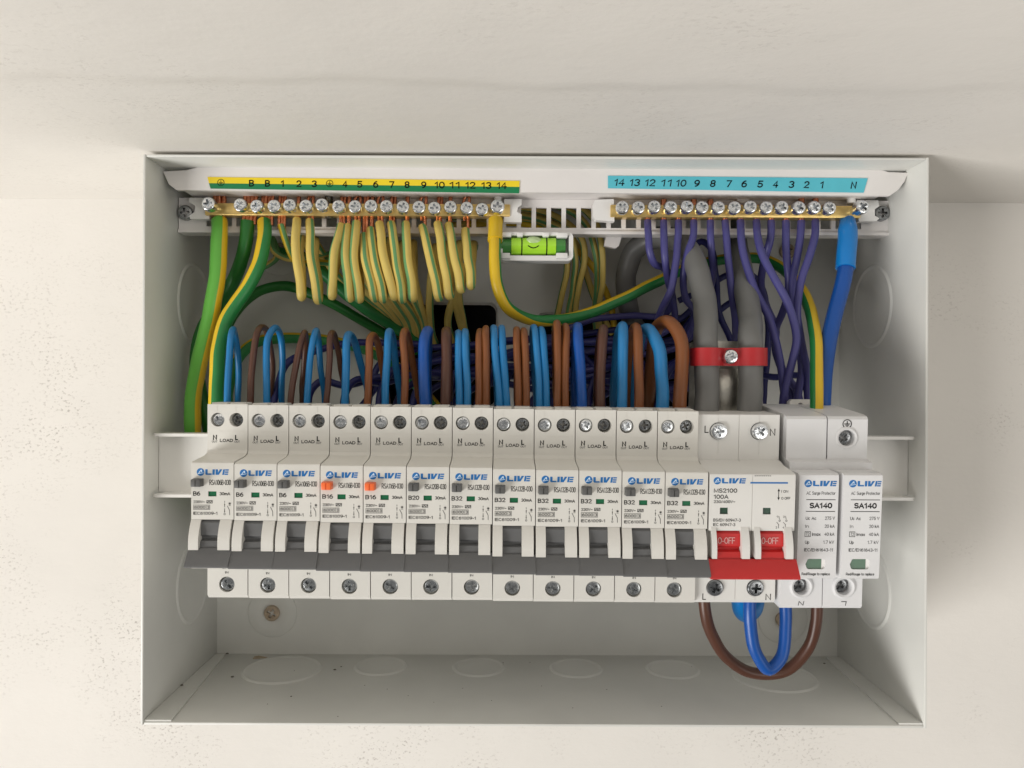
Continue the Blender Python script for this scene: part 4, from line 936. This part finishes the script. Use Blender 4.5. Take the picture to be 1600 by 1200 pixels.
me = tube(a, lambda t: 3.75 if t < .08 else (3.75+(4.75-3.75)*min(1, (t-.08)/.22)), 'sleeve_blue', n=24); child_world('blue_sleeve', me, nt_)

# brown and blue loops over the breakers
FD = 366.0
def arch(dev, col, r, front, back, lab):
    (bu, bv) = front[0]; tu, tv = front[-1]
    pts = [(bu, bv+26, FD+1)]+[(u, v, FD+k*.8) for k, (u, v) in enumerate(front[:-1])]
    pts += [(tu, tv+6, FD+8)]
    nb = len(back)
    for k, (u, v) in enumerate(back): pts.append((u, v, FD+16+24*(k+1)/nb))
    lu = back[-1][0]; pts += [(lu, 650, 412), (lu, 720, 424)]
    wire(lab[0], lab[1], 'wire', 'blue and brown wires looping over the breakers', pts, r, col)
th = lambda w: w*370/F/2
def lab(c, dev, extra=''):
    word = {'wire_blue': 'blue', 'wire_deepblue': 'deep blue', 'wire_lightblue': 'light blue', 'wire_brown': 'dark brown', 'wire_tan': 'light brown'}[c]
    return ('blue_wire' if 'blue' in c else 'brown_wire', f'{extra}{word} wire arching up from the top of the {ORD[dev-1]} breaker'+(' from the left' if dev > 1 else ''))
A = [
 (1, 'wire_blue', 10.5, [(355, 626), (358, 560), (361, 525), (364, 509)], [(368, 525), (373, 575), (371, 622)], ''),
 (1, 'wire_brown', 10.5, [(391, 626), (394, 575), (400, 528), (407, 506)], [(417, 520), (425, 570), (423, 615)], ''),
 (2, 'wire_blue', 10.5, [(417, 626), (417, 565), (418, 530), (426, 508)], [(437, 522), (442, 565), (440, 622)], ''),
 (2, 'wire_brown', 10, [(454, 626), (461, 575), (471, 535), (476, 514)], [(477, 540), (474, 590), (472, 622)], ''),
 (3, 'wire_blue', 10, [(480, 626), (485, 565), (490, 528), (493, 510)], [(497, 530), (502, 580), (507, 622)], ''),
 (3, 'wire_brown', 9.5, [(510, 626), (515, 565), (516, 530), (519, 513)], [(526, 540), (534, 582), (542, 622)], ''),
 (4, 'wire_blue', 12, [(539, 626), (541, 565), (542, 535), (545, 517)], [(554, 535), (564, 572), (575, 615)], ''),
 (4, 'wire_tan', 11.5, [(574, 626), (577, 565), (578, 535), (581, 518)], [(589, 535), (597, 570), (604, 620)], ''),
 (5, 'wire_blue', 11.5, [(602, 626), (605, 565), (606, 530), (608, 511)], [(614, 535), (620, 580), (626, 622)], ''),
 (5, 'wire_tan', 11.5, [(632, 626), (632, 565), (630, 530), (633, 511)], [(640, 535), (647, 580), (653, 622)], ''),
 (6, 'wire_deepblue', 17.5, [(665, 627), (662, 570), (663, 532), (667, 513)], [(668, 530), (667, 580), (667, 622)], ''),
 (6, 'wire_brown', 16, [(696, 627), (697, 570), (697, 530), (698, 512)], [(699, 530), (700, 580), (700, 622)], ''),
 (7, 'wire_lightblue', 11.5, [(718, 629), (716, 560), (716, 530), (716, 515)], [(717, 530), (718, 580), (718, 622)], 'left '),
 (7, 'wire_lightblue', 11.5, [(730, 629), (728, 560), (727, 528), (727, 512)], [(728, 530), (729, 580), (729, 622)], 'right '),
 (7, 'wire_tan', 11.5, [(748, 629), (748, 560), (748, 530), (750, 513)], [(751, 530), (751, 580), (751, 622)], 'left '),
 (7, 'wire_tan', 11.5, [(759, 629), (759, 560), (759, 525), (760, 507)], [(761, 530), (761, 580), (761, 622)], 'right '),
 (8, 'wire_lightblue', 11.5, [(781, 630), (776, 570), (772, 530), (771, 507)], [(772, 530), (775, 580), (777, 622)], 'left '),
 (8, 'wire_blue', 11.5, [(792, 630), (788, 570), (785, 530), (783, 507)], [(784, 530), (786, 580), (788, 622)], 'right '),
 (8, 'wire_tan', 11.5, [(810, 630), (809, 570), (808, 530), (807, 509)], [(807, 530), (808, 580), (808, 622)], 'left '),
 (8, 'wire_tan', 11.5, [(822, 630), (821, 570), (820, 530), (819, 511)], [(818, 530), (818, 580), (818, 622)], 'right '),
 (9, 'wire_lightblue', 11, [(843, 631), (840, 570), (837, 530), (834, 505)], [(833, 530), (835, 580), (837, 622)], 'left '),
 (9, 'wire_blue', 11, [(854, 631), (852, 570), (849, 530), (845, 509)], [(843, 530), (844, 580), (846, 622)], 'right '),
 (9, 'wire_tan', 12, [(871, 632), (871, 570), (871, 525), (870, 499)], [(868, 530), (868, 580), (868, 622)], 'left '),
 (9, 'wire_tan', 11.5, [(883, 632), (884, 570), (885, 530), (883, 504)], [(880, 530), (879, 580), (879, 622)], 'right '),
 (10, 'wire_deepblue', 16, [(909, 633), (906, 570), (904, 530), (903, 505)], [(900, 530), (899, 580), (899, 622)], ''),
 (10, 'wire_brown', 15, [(938, 633), (939, 570), (941, 530), (943, 508)], [(939, 530), (935, 580), (933, 622)], ''),
 (11, 'wire_lightblue', 16, [(972, 633), (973, 570), (973, 528), (972, 504)], [(966, 530), (962, 580), (960, 622)], ''),
 (11, 'wire_tan', 15, [(998, 633), (998, 570), (997, 528), (994, 505)], [(986, 530), (981, 580), (979, 622)], ''),
 (12, 'wire_lightblue', 20, [(1035, 634), (1034, 585), (1030, 545), (1015, 510)], [(1000, 525), (994, 580), (992, 622)], 'thick '),
 (12, 'wire_tan', 21, [(1062, 634), (1065, 580), (1063, 530), (1045, 497)], [(1025, 515), (1018, 575), (1014, 622)], 'thick '),
]
for dev, col, w, fr, bk, ex in A: arch(dev, col, th(w), fr, bk, lab(col, dev, ex))

# grey supply cables, clamp
wire('supply_cable', 'left thick grey supply cable, bent over in a wide hoop above the main switch', 'cable', 'grey supply cables',
     [(1000, 520, 490), (985, 495, 460), (979, 460, 446), (980, 420, 440), (992, 390, 436), (1020, 373, 430), (1053, 374, 420), (1078, 395, 408), (1092, 430, 396), (1101, 475, 388), (1103, 525, 376), (1104, 560, 373), (1104, 600, 372), (1104, 640, 370), (1104, 690, 369)], 5.75, 'cable_grey', n=28)
wire('supply_cable', 'right thick grey supply cable dropping straight into the main switch', 'cable', 'grey supply cables',
     [(1140, 330, 452), (1148, 362, 440), (1154, 400, 424), (1163, 445, 404), (1171, 490, 390), (1173, 530, 376), (1173, 560, 373), (1172, 600, 372), (1171, 640, 370), (1171, 690, 369)], 5.75, 'cable_grey', n=28)
cl = empty('cable_clamp', (P(1139, 640, 378).x, CAMY+378, P(1139, 640, 378).z)); tag(cl, 'red strap clamp with steel plate holding the two grey cables', 'clamp')
DC = 373.0
cA, cB = P(1103.5, 558, DC), P(1173, 558, DC); rr = 6.3
path = []
for k in range(9):
    a = rad(185+(-185-0)*0+ (175*k/8)); path.append((cA.x+rr*math.cos(a), cA.y+rr*math.sin(a)))
path = [(cA.x+rr*math.cos(rad(t)), cA.y+rr*math.sin(rad(t))) for t in range(165, 331, 15)]
mid = [(cA.x+rr*.98+1.2, cA.y-1.8), (cB.x-rr*.98-1.2, cB.y-1.8)]
path += mid+[(cB.x+rr*math.cos(rad(t)), cB.y+rr*math.sin(rad(t))) for t in range(210, 376, 15)]
bm = bmesh.new(); h = 4.2; th_ = 1.3; lo = []; 
for k, (x, y) in enumerate(path):
    x0q, y0q = path[max(k-1, 0)]; x1q, y1q = path[min(k+1, len(path)-1)]
    t = Vector((x1q-x0q, y1q-y0q)).normalized(); nx, ny = t.y, -t.x
    z = cA.z+(cB.z-cA.z)*(x-cA.x)/(cB.x-cA.x)
    lo.append([bm.verts.new((x, y, z-h)), bm.verts.new((x+nx*th_, y+ny*th_, z-h)), bm.verts.new((x+nx*th_, y+ny*th_, z+h)), bm.verts.new((x, y, z+h))])
for a, b in zip(lo, lo[1:]):
    for q in range(4): bm.faces.new((a[q], a[(q+1) % 4], b[(q+1) % 4], b[q]))
bm.faces.new(lo[0]); bm.faces.new(lo[-1]); bevel(bm, .3, 2, 50)
child_world('strap', to_mesh(bm, 'strap', 'strap_red', 40), cl)
p = P(1139.5, 557.5, DC-4); obj('clamp_screw', SCR_BAR, cl, p-cl.location/S, (0, .4, 0))
bm = bmesh.new(); prism_y(bm, outline([(1078, 536), (1090, 532), (1188, 534), (1192, 560), (1192, 648), (1076, 648), (1077, 600)], 386), CAMY+386, CAMY+387.2); bevel(bm, .3, 1)
child_world('clamp_plate', to_mesh(bm, 'clamp_plate', 'galvanised', 30), cl)
bm = bmesh.new(); bmesh.ops.create_grid(bm, x_segments=6, y_segments=10, size=1)
qa = P(1139, 612, 381)
for v in bm.verts:
    u_, w_ = v.co.x, v.co.y; v.co = Vector((qa.x+u_*6.2, qa.y+1.5*(u_*u_)-2.5*math.cos(w_*1.4), qa.z+w_*11))
g = bmesh.ops.extrude_face_region(bm, geom=bm.faces[:])
for v in g['geom']:
    if isinstance(v, bmesh.types.BMVert): v.co.y += 1.0
child_world('clamp_tongue', to_mesh(bm, 'clamp_tongue', 'galvanised', 50), cl)

# loops below the main switch
wire('brown_wire', 'dark brown wire looping under the box between main switch and surge protector', 'wire', 'link wires below the main switch',
     [(1100, 915, 366), (1101, 950, 367), (1109, 985, 370), (1130, 1021, 374), (1165, 1048, 378), (1200, 1054, 380), (1236, 1043, 380), (1262, 1012, 378), (1274, 975, 375), (1277, 945, 374), (1278, 910, 374)], 2.75, 'wire_brown')
bw = wire('blue_wire', 'deep blue wire in a narrow U below the main switch', 'wire', 'link wires below the main switch',
     [(1172, 920, 362), (1172, 955, 362), (1174, 990, 363), (1182, 1022, 364), (1201, 1046, 366), (1220, 1030, 368), (1227, 1000, 369), (1227, 960, 370), (1226, 920, 370)], 2.85, 'wire_deepblue')
wire('blue_wire', 'short thick blue cable bending back under the main switch behind the blue link', 'wire', 'link wires below the main switch',
     [(1155, 890, 378), (1155, 925, 378), (1157, 948, 381), (1167, 959, 387), (1179, 950, 393), (1183, 925, 398), (1184, 890, 400)], 4.1, 'sleeve_blue', n=24)
# white clip behind the surge protector
bm = bmesh.new(); prism_y(bm, outline([(1234, 638), (1234, 628), (1238, 624), (1265, 624), (1268, 628), (1266, 638), (1258, 638), (1256, 632), (1250, 629), (1245, 633), (1244, 638)], 382), CAMY+382, CAMY+386); bevel(bm, .4, 2)
dm = place_top('wire_clip', to_mesh(bm, 'wire_clip', 'clip_plastic', 30)); tag(dm, 'small white plastic wire clip on top of the surge protector', 'clip')
